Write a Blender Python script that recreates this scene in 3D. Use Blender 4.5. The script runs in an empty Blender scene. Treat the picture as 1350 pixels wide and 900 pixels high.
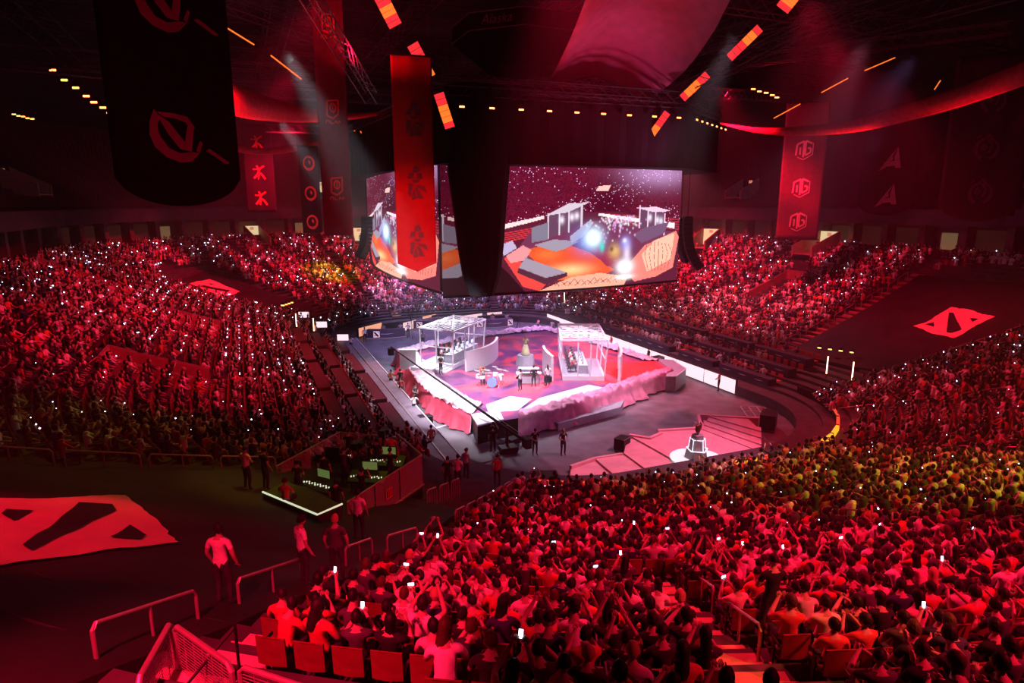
import bpy, bmesh, math, random
import numpy as np
from mathutils import Vector, Matrix, noise
random.seed(7); RNG = np.random.RandomState(11)
SC = bpy.context.scene; COL = SC.collection
R = math.radians; PI = math.pi

# ---------------------------------------------------------------- camera
cam_d = bpy.data.cameras.new('camera'); cam = bpy.data.objects.new('camera', cam_d); COL.objects.link(cam)
CAM = Vector((-23.5, -59.2, 15.3)); YAW = R(22.6); PITCH = R(12.0)
cam.location = CAM; cam.rotation_euler = (PI/2 - PITCH, 0, -YAW)
cam_d.sensor_width = 36; cam_d.lens = 36*850/1350; cam_d.clip_end = 400; cam_d.clip_start = 0.1
SC.camera = cam
# ---------------------------------------------------------------- world and exposure
w = bpy.data.worlds.new('world'); SC.world = w; w.use_nodes = True
w.node_tree.nodes['Background'].inputs[0].default_value = (0.012, 0.0015, 0.004, 1)
w.node_tree.nodes['Background'].inputs[1].default_value = 1.0
SC.view_settings.view_transform = 'Standard'; SC.view_settings.look = 'None'
SC.view_settings.gamma = 1; SC.view_settings.exposure = 0.0; SC.view_settings.use_curve_mapping = False
SC.cycles.max_bounces = 4; SC.cycles.diffuse_bounces = 2; SC.cycles.glossy_bounces = 2
SC.cycles.transmission_bounces = 3; SC.cycles.volume_bounces = 0; SC.cycles.transparent_max_bounces = 6
SC.cycles.sample_clamp_indirect = 4; SC.cycles.use_denoising = True

# ---------------------------------------------------------------- lights
def spot(loc, tgt, power, col, angle=40, blend=.6, size=.3, nm='spot_light'):
    d = bpy.data.lights.new('spot_light', 'SPOT'); d.energy = power; d.color = col
    d.spot_size = R(angle); d.spot_blend = blend; d.shadow_soft_size = size
    o = bpy.data.objects.new('spot_light', d); COL.objects.link(o); o.location = loc
    o.rotation_euler = (Vector(tgt) - Vector(loc)).to_track_quat('-Z', 'Y').to_euler()
    return o
RED = (1, .008, .055); HOT = (1, .035, .09); PINK = (1, .22, .38); WHITE = (.90, .84, 1); YEL = (.95, .62, .01); VIO = (.55, .42, 1)
# stage wash: spots added below the scoreboard and outside it, without modelled fixtures
for x, y, p, c in ((-8, -13.5, 3600, WHITE), (0, -13.5, 3000, (.95, .72, 1)), (8, -13, 1900, (1, .3, .5)), (-8, -3, 3600, WHITE), (0, -4, 1800, (.85, .55, 1)), (8, -3, 2400, (.9, .6, 1)), (-7, 9, 2200, VIO), (7, 10, 2600, (.75, .42, 1))):
    spot((x, y, 8.7), (x, y-.5, 0), p*2.1, c, 125, .8, .8)
spot((-21, -27, 22), (-8.5, -16, 1.3), 80000, WHITE, 26); spot((-2, -34, 23), (2, -14, 1.3), 36000, (1, .70, .90), 26)
spot((-20, -2, 22), (-6, -4, 1.3), 55000, WHITE, 26); spot((-18, -20, 21), (-8.6, -18.6, 1.3), 24000, WHITE, 12)
spot((-20, 6, 22), (-12.6, -8, 0), 13000, HOT, 42)
spot((0, 24, 22), (3, 25, 2), 30000, (.62, .38, 1), 80); spot((16, 22, 20), (15, 19, 1), 5000, (1, .10, .05), 40)
spot((4, -36, 23), (-1, -29.5, .6), 26000, PINK, 36); spot((14, -30, 23), (7, -25, 0), 8000, HOT, 50)
spot((10, -34, 23), (-4, -25, 0), 5000, (.60, .32, .9), 50); spot((20, -2, 20), (18, -8, 1), 20000, (1, .14, .22), 95)
# red wash of the stands
for loc, tgt, p, a in (((-19, -24, 25), (-31, -14, 6), 17000, 80), ((-19, -6, 25), (-30, 4, 6), 22000, 84), ((-16, 16, 25), (-27, 28, 5), 30000, 84), ((-2, 22, 26), (-8, 38, 6), 26000, 84),
                       ((12, 20, 26), (20, 36, 6), 36000, 84), ((19, 8, 26), (32, 14, 6), 42000, 84), ((19, -8, 26), (32, -8, 6), 36000, 78), ((22, -24, 24), (30, -25, 6), 14000, 60),
                       ((12, -26, 26), (14, -38, 3), 16000, 70), ((-12, -36, 25), (-14, -47, 6), 24000, 62), ((2, -34, 25), (-1, -44, 4), 12000, 74),
                       ((-6, -62, 22), (-13, -48, 6), 18000, 70), ((14, -56, 24), (10, -44, 4), 5000, 70)):
    spot(loc, (tgt[0], tgt[1], tgt[2]-2), p*1.5, RED, a*.86, .9, .5)
spot((-27, -55, 17), (-24.3, -50.8, 8.6), 12000, RED, 50); spot((-13, -56, 15), (-15.9, -52.3, 7.6), 900, (1, .30, .02), 28); spot((-15, -24, 9.3), (-12.1, -13, 13.5), 4200, (1, .02, .03), 44); spot((-20, -4, 14), (-20.5, -11, 21), 2500, (1, .02, .04), 60); spot((-37, -38, 19), (-28.6, -41, 7.5), 9000, (1, .006, .045), 30, .4)  # spots added to brighten landing, aisle, figure banner, swag and close emblem
spot((18.5, -18, 18), (17.5, -21.5, 1), 3500, (1, .02, .03), 44); spot((20, -34, 22), (29.5, -25, 6), 9000, (1, .05, .05), 18, .3); spot((-18, 28, 22), (-27, 22.5, 6), 9000, (1, .05, .04), 18, .3)  # spots added to brighten the right passage and the two smaller emblems
# spots added to brighten roof, upper deck, fabric and banners
for loc, tgt, p, c, a in (((20, 14, 22), (46, 22, 20), 9000, (1, .06, .16), 100), ((20, -6, 22), (46, -10, 20), 6500, (1, .06, .16), 100), ((-16, 22, 22), (-34, 44, 20), 6500, (1, .10, .25), 100), ((6, 24, 22), (8, 52, 20), 7000, (1, .12, .3), 100), ((-24, -4, 22), (-46, 0, 20), 3000, RED, 90),
                          ((-16, -16, 24), (-12, -10, 36), 3500, RED, 150), ((18, -16, 24), (22, -10, 36), 3500, RED, 150), ((16, 20, 24), (20, 24, 36), 3500, RED, 150), ((-14, 20, 24), (-16, 26, 36), 3000, RED, 150),
                          ((25.2, -19, 17), (25, -17.5, 22), 1500, (1, .03, .05), 75), ((25, -28, 17), (25, -27, 23), 1200, RED, 80), ((-24, -18, 15), (-23, -16, 21), 2000/1.3, (1, .02, .04), 70), ((-18, -8, 16), (-17, -6, 21), 1000, (1, .03, .06), 80), ((-20, 14, 16), (-21, 11, 20), 350, HOT, 60), ((-8, -24, 17), (-2, -20, 25.5), 1599, (1, .02, .06), 50), ((8, -22, 17), (2, -16, 23.5), 1300, (1, .25, .6), 70),
                          ((-15, -24, 9.5), (-12.1, -13, 13), 1500, (1, .03, .04), 50), ((-20, -26, 14), (-17.2, -12.6, 17), 1100, (1, .03, .06), 60), ((-20, -6, 17), (-17.5, 4.4, 16), 700, (1, .05, .1), 40), ((24, -22, 18), (29.6, -8.2, 17), 1500, (1, .08, .16), 50), ((-22, -46, 14), (-25, -37.5, 19), 260, (1, .03, .12), 70)):
    spot(loc, tgt, p*(.38 if p > 1600 else 1.4), c, a, .8, .4)
# hard beams through the haze
for loc, tgt, p, c, a in (((28.3, .2, 20.6), (29.7, 7.4, 16), 2600, VIO, 7), ((31.1, -.9, 21), (33.2, 7.9, 14.8), 2600, VIO, 7), ((33.4, -1.8, 21.2), (36.8, 8.4, 13.8), 2600, VIO, 7), ((25.5, 1.4, 20.4), (26.5, 8, 16), 1600, VIO, 6),
                          ((22.9, -19.7, 30.2), (24.6, -14, 29.1), 900, VIO, 7), ((26.9, -21.8, 28.6), (29.3, -16.5, 27), 900, VIO, 7), ((29.1, -20.8, 27), (32.9, -13.8, 25.6), 700, VIO, 6), ((27.7, -25, 25.2), (33.6, -14.9, 22.5), 800, VIO, 6),
                          ((-35.9, 3.6, 24.9), (-32.9, 15, 22.2), 1600, (.25, .2, 1), 6), ((-33.7, 4.9, 25), (-32.8, 13.1, 24.1), 900, (.3, .25, 1), 5), ((-17.5, 30, 19.5), (-15.5, 29, 13), 700, YEL, 9)):
    spot(loc, tgt, p*3, c, a, .2, .05)
# gold wash patches
spot((-2, 24, 26), (-12.5, 35, 5), 46000, (.9, .75, .01), 20, .9)
spot((10, -56, 24), (1.5, -43, 3.6), 13500, (.85, .85, .01), 38, .9)
spot((-24, -24, 24), (-27.5, -31.5, 6), 2200, (.8, .58, .01), 42, .9); spot((-20, -28, 20), (-24, -33.8, 5), 3200, (.8, .5, .01), 20, .9)
spot((-18, -26, 18), (-21, -34, 3), 900, (.7, .8, .02), 40, .9)

# ---------------------------------------------------------------- materials
MATS = {}
def mat(name, col=(.5, .5, .5), rough=.7, metal=0., emit=None, es=0., objcol=False, attr=None, vary=.0, vs=3., bump=0., sample=False, spec=.3, alpha=1., island=False):
    if name in MATS: return MATS[name]
    m = bpy.data.materials.new(name); m.use_nodes = True; MATS[name] = m
    nt = m.node_tree; b = nt.nodes['Principled BSDF']
    b.inputs['Base Color'].default_value = (*col, 1); b.inputs['Roughness'].default_value = rough
    b.inputs['Metallic'].default_value = metal; b.inputs['Specular IOR Level'].default_value = spec
    src = None
    if objcol:
        n = nt.nodes.new('ShaderNodeObjectInfo'); src = n.outputs['Color']
    if attr:
        n = nt.nodes.new('ShaderNodeAttribute'); n.attribute_name = attr; src = n.outputs['Color']
    if vary or bump:
        tc = nt.nodes.new('ShaderNodeTexCoord'); nz = nt.nodes.new('ShaderNodeTexNoise'); nz.inputs['Scale'].default_value = vs
        nz.inputs['Detail'].default_value = 4; nt.links.new(tc.outputs['Object'], nz.inputs['Vector'])
        if vary:
            mr = nt.nodes.new('ShaderNodeMapRange'); mr.inputs[1].default_value = .3; mr.inputs[2].default_value = .7
            mr.inputs[3].default_value = 1-vary; mr.inputs[4].default_value = 1+vary
            nt.links.new(nz.outputs[0], mr.inputs[0])
            mx = nt.nodes.new('ShaderNodeVectorMath'); mx.operation = 'SCALE'
            if src: nt.links.new(src, mx.inputs[0])
            else: mx.inputs[0].default_value = col
            nt.links.new(mr.outputs[0], mx.inputs['Scale']); src = mx.outputs[0]
        if bump:
            bp = nt.nodes.new('ShaderNodeBump'); bp.inputs['Strength'].default_value = bump
            nt.links.new(nz.outputs[0], bp.inputs['Height']); nt.links.new(bp.outputs[0], b.inputs['Normal'])
    if src: nt.links.new(src, b.inputs['Base Color'])
    if emit is not None:
        b.inputs['Emission Color'].default_value = (*emit, 1); b.inputs['Emission Strength'].default_value = es
        if attr: nt.links.new(src, b.inputs['Emission Color']); nt.links.remove(b.inputs['Base Color'].links[0]); b.inputs['Base Color'].default_value = (.01, .01, .01, 1)
        m.cycles.emission_sampling = 'AUTO' if sample else 'NONE'
    if alpha < 1: b.inputs['Alpha'].default_value = alpha
    return m
M = dict(
 concrete=mat('dark_concrete', (.065, .055, .06), .85, vary=.3, vs=1.5, bump=.1),
 floor=mat('arena_floor', (.13, .125, .14), .6, vary=.35, vs=.8, bump=.05),
 black=mat('black_drape', (.012, .010, .012), .9, vary=.3, vs=2.),
 blackm=mat('black_metal', (.02, .02, .022), .45, .5, vary=.2, vs=6),
 steel=mat('painted_steel', (.42, .38, .4), .4, .6, vary=.15, vs=5),
 truss=mat('truss_aluminium', (.16, .15, .16), .45, .5, vary=.2, vs=4),
 white=mat('white_panel', (.72, .72, .76), .45, vary=.05, vs=4),
 grey=mat('grey_panel', (.32, .33, .37), .5, vary=.1, vs=4),
 red=mat('red_fabric', (.55, .03, .05), .8, vary=.2, vs=3, bump=.1),
 maroon=mat('maroon_fabric', (.20, .012, .03), .85, vary=.25, vs=2, bump=.1),
 pinkrock=mat('pale_rock_board', (.75, .42, .44), .65, vary=.12, vs=1.5, bump=.15),
 cloth=mat('creased_stage_cloth', (.66, .48, .55), .6, vary=.35, vs=2.6, bump=.6),
 skin=mat('skin', (.42, .26, .20), .55, vary=.1, vs=20),
 shirt=mat('shirt', objcol=True, rough=.85, vary=.12, vs=14),
 haircol=mat('hair', objcol=True, rough=.6, vary=.2, vs=40),
 trousers=mat('dark_trousers', (.03, .03, .045), .85, vary=.3, vs=14),
 shoe=mat('shoes', (.05, .05, .05), .6, vary=.3, vs=14),
 eye=mat('eyes', (.02, .015, .015), .2, vary=.1, vs=5),
 seat=mat('seat_plastic', (.50, .05, .05), .5, vary=.1, vs=8),
 seatd=mat('seat_dark', (.06, .02, .025), .6, vary=.2, vs=8),
 crowd=mat('crowd_colours', attr='tint', rough=.85, vary=.1, vs=9),
 phone=mat('phone_screen', (.02, .02, .02), .3, emit=(.62, .70, 1), es=7),
 lampw=mat('lamp_white', (.1, .1, .1), .3, emit=(.85, .85, 1), es=30),
 lampo=mat('lamp_orange', (.1, .1, .1), .3, emit=(1, .20, .04), es=9),
 ledr=mat('led_red', (.1, .02, .02), .4, emit=(1, .03, .04), es=1.1),
 ledo=mat('led_orange', (.1, .02, .02), .4, emit=(1, .16, .02), es=1.5),
 ledw=mat('led_white_board', (.1, .1, .1), .4, emit=(1, .72, .80), es=1.25, sample=True),
 warm=mat('lit_room_wall', (.3, .22, .12), .7, emit=(.7, .45, .22), es=.16),
 dim=mat('dim_room_wall', (.12, .08, .06), .7, emit=(.35, .13, .08), es=.03),
 tarp=mat('black_tarpaulin', (.018, .012, .015), .75, vary=.35, vs=.7, bump=.3),
 glass=mat('tinted_glass', (.35, .2, .25), .15, alpha=.30, spec=.6),
 text=mat('printed_white', (.75, .7, .72), .7, vary=.05, vs=5),
)
# ---------------------------------------------------------------- mesh builder
class MB:
    def __init__(s): s.v = []; s.f = []; s.m = []; s.c = 0
    def add(s, vs, fs, mi=0):
        n = len(s.v); s.v += [tuple(p) for p in vs]; s.f += [tuple(i+n for i in f) for f in fs]; s.m += [mi]*len(fs); return s
    def box(s, x0, x1, y0, y1, z0, z1, mi=0, M4=None):
        p = [Vector((x, y, z)) for z in (z0, z1) for y in (y0, y1) for x in (x0, x1)]
        if M4: p = [M4 @ q for q in p]
        return s.add(p, [(0, 2, 3, 1), (4, 5, 7, 6), (0, 1, 5, 4), (2, 6, 7, 3), (0, 4, 6, 2), (1, 3, 7, 5)], mi)
    def prism(s, pts, z0, z1, mi=0, topmi=None):
        n = len(pts); vs = [(p[0], p[1], z0) for p in pts] + [(p[0], p[1], z1) for p in pts]
        s.add(vs, [tuple(range(n-1, -1, -1))] + [(i, (i+1) % n, n+(i+1) % n, n+i) for i in range(n)], mi)
        n0 = len(s.v)-n; s.f.append(tuple(n0+i for i in range(n))); s.m.append(mi if topmi is None else topmi); return s
    def tube(s, pts, r, n=6, mi=0, closed=False, cap=True):
        pts = [Vector(p) for p in pts]; k = len(pts); vs = []
        rr = r if isinstance(r, (list, tuple)) else [r]*k
        up = None
        for i, p in enumerate(pts):
            a = pts[(i-1) % k] if (i or closed) else p; b = pts[(i+1) % k] if (i < k-1 or closed) else p
            t = (b-a).normalized()
            if up is None: up = Vector((0, 0, 1)) if abs(t.z) < .9 else Vector((1, 0, 0))
            u = t.cross(up).normalized(); vv = u.cross(t).normalized(); up = vv
            for j in range(n):
                an = 2*PI*(j+.5)/n; vs.append(p + (u*math.cos(an) + vv*math.sin(an))*rr[i])
        fs = []
        for i in range(k if closed else k-1):
            for j in range(n):
                a = i*n+j; b = i*n+(j+1) % n; c = ((i+1) % k)*n+(j+1) % n; d = ((i+1) % k)*n+j; fs.append((a, b, c, d))
        if cap and not closed: fs += [tuple(range(n-1, -1, -1)), tuple((k-1)*n+j for j in range(n))]
        return s.add(vs, fs, mi)
    def ball(s, c, rx, ry, rz, nu=10, nv=7, mi=0, rot=None):
        vs = [Vector((0, 0, rz))]
        for i in range(1, nv):
            th = PI*i/nv
            for j in range(nu):
                a = 2*PI*j/nu; vs.append(Vector((rx*math.sin(th)*math.cos(a), ry*math.sin(th)*math.sin(a), rz*math.cos(th))))
        vs.append(Vector((0, 0, -rz)))
        if rot: vs = [rot @ p for p in vs]
        vs = [p+Vector(c) for p in vs]
        fs = [(0, 1+j, 1+(j+1) % nu) for j in range(nu)]
        for i in range(nv-2):
            for j in range(nu): a = 1+i*nu+j; b = 1+i*nu+(j+1) % nu; fs.append((a, a+nu, b+nu, b))
        L = len(vs)-1; b0 = 1+(nv-2)*nu; fs += [(b0+(j+1) % nu, b0+j, L) for j in range(nu)]
        return s.add(vs, fs, mi)
    def cyl(s, c, r, z0, z1, n=16, mi=0, r2=None):
        return s.tube([(c[0], c[1], z0), (c[0], c[1], z1)], [r, r if r2 is None else r2], n, mi)
    def grid(s, P, mi=0, close=False):
        a = len(P); b = len(P[0]); vs = [p for row in P for p in row]
        return s.add(vs, [(i*b+j, i*b+j+1, (i+1)*b+j+1, (i+1)*b+j) for i in range(a-1) for j in range(b-1)], mi)
    def slab(s, quad, th, mi=0):
        q = [Vector(p) for p in quad]; n = (q[1]-q[0]).cross(q[-1]-q[0]).normalized()*th
        k = len(q); return s.add(q+[p-n for p in q], [tuple(range(k)), tuple(range(2*k-1, k-1, -1))]+[(i, k+i, k+(i+1) % k, (i+1) % k) for i in range(k)], mi)
    def mesh(s, name, mats, smooth=False):
        me = bpy.data.meshes.new(name); me.from_pydata(s.v, [], s.f)
        for m in (mats if isinstance(mats, (list, tuple)) else [mats]): me.materials.append(m)
        if any(s.m): me.polygons.foreach_set('material_index', s.m)
        if smooth: me.polygons.foreach_set('use_smooth', [True]*len(s.f))
        me.update(); return me
    def build(s, name, mats, parent=None, smooth=False, loc=None):
        o = bpy.data.objects.new(name, s.mesh(name, mats, smooth)); COL.objects.link(o)
        if parent: o.parent = parent
        if loc: o.location = loc
        return o
def tag(o, label=None, cat=None, group=None, kind=None):
    if label: o['label'] = label
    if cat: o['category'] = cat
    if group: o['group'] = group
    if kind: o['kind'] = kind
    return o
def struct(o, label=None, cat=None): return tag(o, label, cat, kind='structure')
def empty(name, loc=(0, 0, 0), rz=0., label=None, cat=None, group=None):
    o = bpy.data.objects.new(name, None); COL.objects.link(o); o.location = loc; o.rotation_euler = (0, 0, rz)
    o.empty_display_size = .2; return tag(o, label, cat, group)
def link(name, me, parent=None, loc=None, rz=0., color=None):
    o = bpy.data.objects.new(name, me); COL.objects.link(o)
    if parent: o.parent = parent
    if loc is not None: o.location = loc
    if rz: o.rotation_euler = (0, 0, rz)
    if color is not None: o.color = (*color, 1)
    return o
def align(p0, p1):
    d = Vector(p1)-Vector(p0); return Matrix.Translation(p0) @ d.to_track_quat('X', 'Z').to_matrix().to_4x4(), d.length

# ---------------------------------------------------------------- the bowl's plan
NR, PT, D0 = 30, .86, 1.6
ZS = [.8]
for i in range(NR): ZS.append(ZS[-1]+.22+.18*min(i, 27)/27)
def zrow(d):
    k = max(0, min(NR-1e-6, (d-D0)/PT)); i = int(k); return ZS[i]+(ZS[i+1]-ZS[i])*(k-i)
def hz(y, z):   # the near end is shallower and starts lower than the sides
    t = max(0, min(1, (y+44)/18)); s = t*t*(3-2*t); return (.2+.6*s)+(z-.8)*(.936+.034*s) if z >= .79 else z
def station(u, d):
    """u runs 0..8: side, corner, side, corner ... counter-clockwise from the right side's near end; returns point and outward normal"""
    r = 8.5+d; k = int(u) % 8; f = u-int(u)
    if k % 2 == 0:
        A, B, n = [((4.5, -22), (4.5, 12), (1, 0)), None, ((4.5, 12), (-4.5, 12), (0, 1)), None, ((-4.5, 12), (-4.5, -22), (-1, 0)), None, ((-4.5, -22), (4.5, -22), (0, -1))][k]
        x = A[0]+(B[0]-A[0])*f; y = A[1]+(B[1]-A[1])*f
        return (x+n[0]*r, y+n[1]*r), n
    c, a0 = {1: ((4.5, 12), 0), 3: ((-4.5, 12), PI/2), 5: ((-4.5, -22), PI), 7: ((4.5, -22), 1.5*PI)}[k]
    a = a0+f*PI/2; n = (math.cos(a), math.sin(a)); return (c[0]+n[0]*r, c[1]+n[1]*r), n
US = []
for k in range(8): US += [k+j/(8 if k % 2 == 0 and k % 4 == 0 else (2 if k % 2 == 0 else 20)) for j in range(8 if k % 4 == 0 else (2 if k % 2 == 0 else 20))]
def inpoly(x, y, P):
    c = False; n = len(P); j = n-1
    for i in range(n):
        if (P[i][1] > y) != (P[j][1] > y) and x < (P[j][0]-P[i][0])*(y-P[i][1])/(P[j][1]-P[i][1])+P[i][0]: c = not c
        j = i
    return c
def toscreen(p):
    x, y, z = p[0]-CAM[0], p[1]-CAM[1], p[2]-CAM[2]
    a = x*math.cos(YAW)-y*math.sin(YAW); b = x*math.sin(YAW)+y*math.cos(YAW)
    t = b*math.cos(PITCH)-z*math.sin(PITCH); v = -(b*math.sin(PITCH)+z*math.cos(PITCH))
    if t < .1: return None
    return 675+850*a/t, 450+850*v/t, t
M['glass'].node_tree.nodes['Principled BSDF'].inputs['Alpha'].default_value = .22; M['glass'].node_tree.nodes['Principled BSDF'].inputs['Base Color'].default_value = (.75, .5, .55, 1)
M['swag'] = mat('mauve_sheet', (.60, .14, .24), .8, vary=.12, vs=1.2, bump=.05)
# ================================================================ the room
def ring_mesh(profile, us, closed=True, low=False):
    """sweep a profile of (d, z) points round the bowl"""
    vs = []; fs = []; n = len(profile)
    for u in us:
        for d, z in profile: (x, y), _ = station(u, d); vs.append((x, y, hz(y, z) if low else z))
    k = len(us)
    for i in range(k if closed else k-1):
        for j in range(n-1): a = i*n+j; b = ((i+1) % k)*n+j; fs.append((a, b, b+1, a+1))
    return vs, fs
m = MB(); m.add([(-90, -100, -.02), (90, -100, -.02), (90, 90, -.02), (-90, 90, -.02)], [(0, 1, 2, 3)])
struct(m.build('floor', M['floor']), 'dark grey arena floor around the stage', 'floor')
# lower bowl: terraces
prof = [(0, 0), (0, .8), (D0, .8)]
for i in range(NR): prof += [(D0+i*PT, ZS[i+1]), (D0+(i+1)*PT, ZS[i+1])]
prof += [(30.5, ZS[NR])]
v, f = ring_mesh(prof, US, True, True); m = MB(); m.add(v, f)
struct(m.build('floor_lower_bowl', M['concrete']), 'stepped concrete terraces of the lower bowl', 'terrace')
# suite level wall and upper deck (only round the far three sides; the camera stands on the near one)
def usub(a, b): return [a]+[u for u in US if a < u < b]+[b]
UP = usub(0.0, 4.75)
v, f = ring_mesh([(30.5, 9.5), (30.5, 13.2)], UP, False); m = MB(); m.add(v, f)
struct(m.build('wall_suites', mat('suite_wall', (.10, .07, .06), .8, vary=.4, vs=.6)), 'dark back wall of the suite level', 'wall')
v, f = ring_mesh([(31, 13.25), (26.8, 13.25), (26.8, 14.75), (27.1, 14.75), (27.1, 14.3)], UP, False); m = MB(); m.add(v, f)
struct(m.build('trim_1', mat('deck_fascia', (.05, .04, .05), .5, vary=.25, vs=.8)), 'dark fascia along the front of the upper deck', 'fascia')
p2 = []; z = 14.3
for i in range(22): p2 += [(27.1+i*.86, z), (27.1+(i+1)*.86, z)]; z += .53
v, f = ring_mesh(p2, UP, False); m = MB(); m.add(v, f)
struct(m.build('floor_upper_deck', M['concrete']), 'steep empty upper deck under the roof', 'terrace')
v, f = ring_mesh([(46.1, 25.5), (46.1, 37)], US, True); m = MB(); m.add(v, f)
struct(m.build('wall_upper', mat('upper_wall', (.035, .028, .032), .9, vary=.4, vs=.2)), 'dark wall behind the upper deck', 'wall')
m = MB(); m.prism([station(u, 46.3)[0] for u in US], 36.5, 36.9)
struct(m.build('ceiling', mat('roof_deck', (.045, .032, .04), .9, vary=.5, vs=.3)), 'dark roof deck above the trusses', 'ceiling')
# upper deck seats: rows of empty folded seats, one part per row is too small to pick out
m = MB(); z = 14.3
for i in range(1, 21):
    d = 27.1+i*.86+.55; zz = 14.3+i*.53; us = UP
    L = 0
    for k in range(len(us)-1):
        (a, n1), (b, n2) = station(us[k], d), station(us[k+1], d)
        ln = math.dist(a, b); c = max(1, int(ln/.56))
        for j in range(c):
            t0, t1 = (j+.07)/c, (j+.93)/c
            x0, y0, x1, y1 = a[0]+(b[0]-a[0])*t0, a[1]+(b[1]-a[1])*t0, a[0]+(b[0]-a[0])*t1, a[1]+(b[1]-a[1])*t1
            nx, ny = n1
            m.add([(x0, y0, zz+.25), (x1, y1, zz+.25), (x1+nx*.12, y1+ny*.12, zz+.82), (x0+nx*.12, y0+ny*.12, zz+.82)], [(0, 1, 2, 3)])
tag(m.build('upper_deck_seats', M['seatd']), 'rows of dark empty seats across the upper deck', 'seats', kind='stuff')

# suite openings: lit and dim rooms between piers, with a parapet
def chain(d, u0, u1, step):
    """walk round the bowl at offset d in equal steps"""
    out = []; us = np.linspace(u0, u1, 1200); last = None; acc = 0
    for u in us:
        (p, n) = station(u, d)
        if last is not None: acc += math.dist(p, last)
        if last is None or acc >= step: out.append((p, n)); acc = 0
        last = p
    return out
CH = chain(30.4, 0.02, 4.72, 4.2)
pier = MB(); pier.box(-.35, .35, -1.4, 0, 0, 3.05)
pme = pier.mesh('suite_pier', [mat('pier', (.16, .10, .10), .7, vary=.3, vs=2)])
for k, (p, n) in enumerate(CH):
    a = math.atan2(n[1], n[0])-PI/2
    if k % 1 == 0:
        o = link('trim_2', pme, None, (p[0], p[1], 10.2), a); struct(o, 'pier between two suites', 'pier')
    if k+1 < len(CH):
        q = CH[k+1][0]; t = k*7 % 10
        mm = M['warm'] if t in (2, 7) else M['dim']
        w2 = math.dist(p, q)/2-.5; c = ((p[0]+q[0])/2, (p[1]+q[1])/2)
        b = MB(); w3 = w2*(.5 if t in (2, 7) else 1.); b.box(-w3, w3, -.06, 0, .3, 2.6 if t not in (2, 7) else 2.2)
        n2 = n; o = link('window', b.mesh('window', [mm]), None, (c[0]-n[0]*.1, c[1]-n[1]*.1, 10.25), a)
        o.name = 'window_%d' % (k+1); struct(o, 'room behind the suite opening', 'window')
v, f = ring_mesh([(28.0, 9.7), (28.0, 10.9), (28.2, 10.9), (28.2, 9.7)], UP, False); m = MB(); m.add(v, f)
struct(m.build('trim_3', M['concrete']), 'parapet behind the top row of the lower bowl', 'parapet')
# ================================================================ people
POSES = {
 # elbow, wrist for each arm (right is +x); hips at .48, facing +y
 'lap':   dict(el=(.27, .06, .74), wr=(.13, .32, .64)),
 'phone': dict(el=(.25, .20, .78), wr=(.08, .40, .98)),
 'film':  dict(el=(.27, .22, .98), wr=(.10, .36, 1.26)),
 'clap':  dict(el=(.28, .20, .86), wr=(.05, .42, .98)),
 'cheer': dict(el=(.34, .06, 1.18), wr=(.30, .12, 1.46)),
 'raise': dict(el=(.34, .06, 1.18), wr=(.26, .10, 1.46), el2=(.27, .06, .74), wr2=(.13, .32, .64)),
 'lean':  dict(el=(.26, .30, .70), wr=(.10, .46, .74), lean=.16),
 'chin':  dict(el=(.22, .28, .76), wr=(.05, .20, 1.02), el2=(.27, .06, .74), wr2=(.10, .30, .62)),
 'stand': dict(st=1, el=(.27, -.02, 1.14), wr=(.26, .10, .90)),
 'hands': dict(st=1, el=(.28, .02, 1.16), wr=(.06, .22, 1.06)),
 'cam':   dict(st=1, el=(.28, .22, 1.26), wr=(.14, .36, 1.46)),
 'play':  dict(st=1, el=(.28, .08, 1.14), wr=(.16, .38, 1.08)),
 'walk':  dict(st=1, el=(.28, -.04, 1.15), wr=(.27, .12, .93), stride=.22),
}
def head_mesh(b, c, tilt=0., yaw=0., lod=0):
    """head with nose, ears, eyes; centre c"""
    rot = Matrix.Rotation(yaw, 3, 'Z') @ Matrix.Rotation(tilt, 3, 'X')
    c = Vector(c); s0 = len(b.v)
    b.ball(c, .076, .095, .118, 12, 9, 0, rot)
    for i in range(s0, len(b.v)):
        q = rot.inverted() @ (Vector(b.v[i])-c)
        if q.z < 0: k = 1+q.z*2.4; q.x *= k; q.y = q.y*(1+q.z*.8)+(.012 if q.y > 0 else 0)
        b.v[i] = tuple(rot @ q+c)
    P = lambda *p: rot @ Vector(p)+c
    b.add([P(-.014, .088, -.035), P(.014, .088, -.035), P(0, .117, -.028), P(0, .092, .02)], [(0, 2, 3), (2, 1, 3), (0, 1, 2)], 0)
    for s in (-1, 1):
        b.ball(P(s*.078, 0, -.01), .010, .022, .032, 5, 4, 0, rot)
        b.ball(P(s*.030, .083, .012), .013, .010, .007, 6, 4, 4, rot)
    b.add([P(-.024, .086, -.062), P(.024, .086, -.062), P(.018, .088, -.072), P(-.018, .088, -.072)], [(0, 3, 2, 1)], 4)
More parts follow.
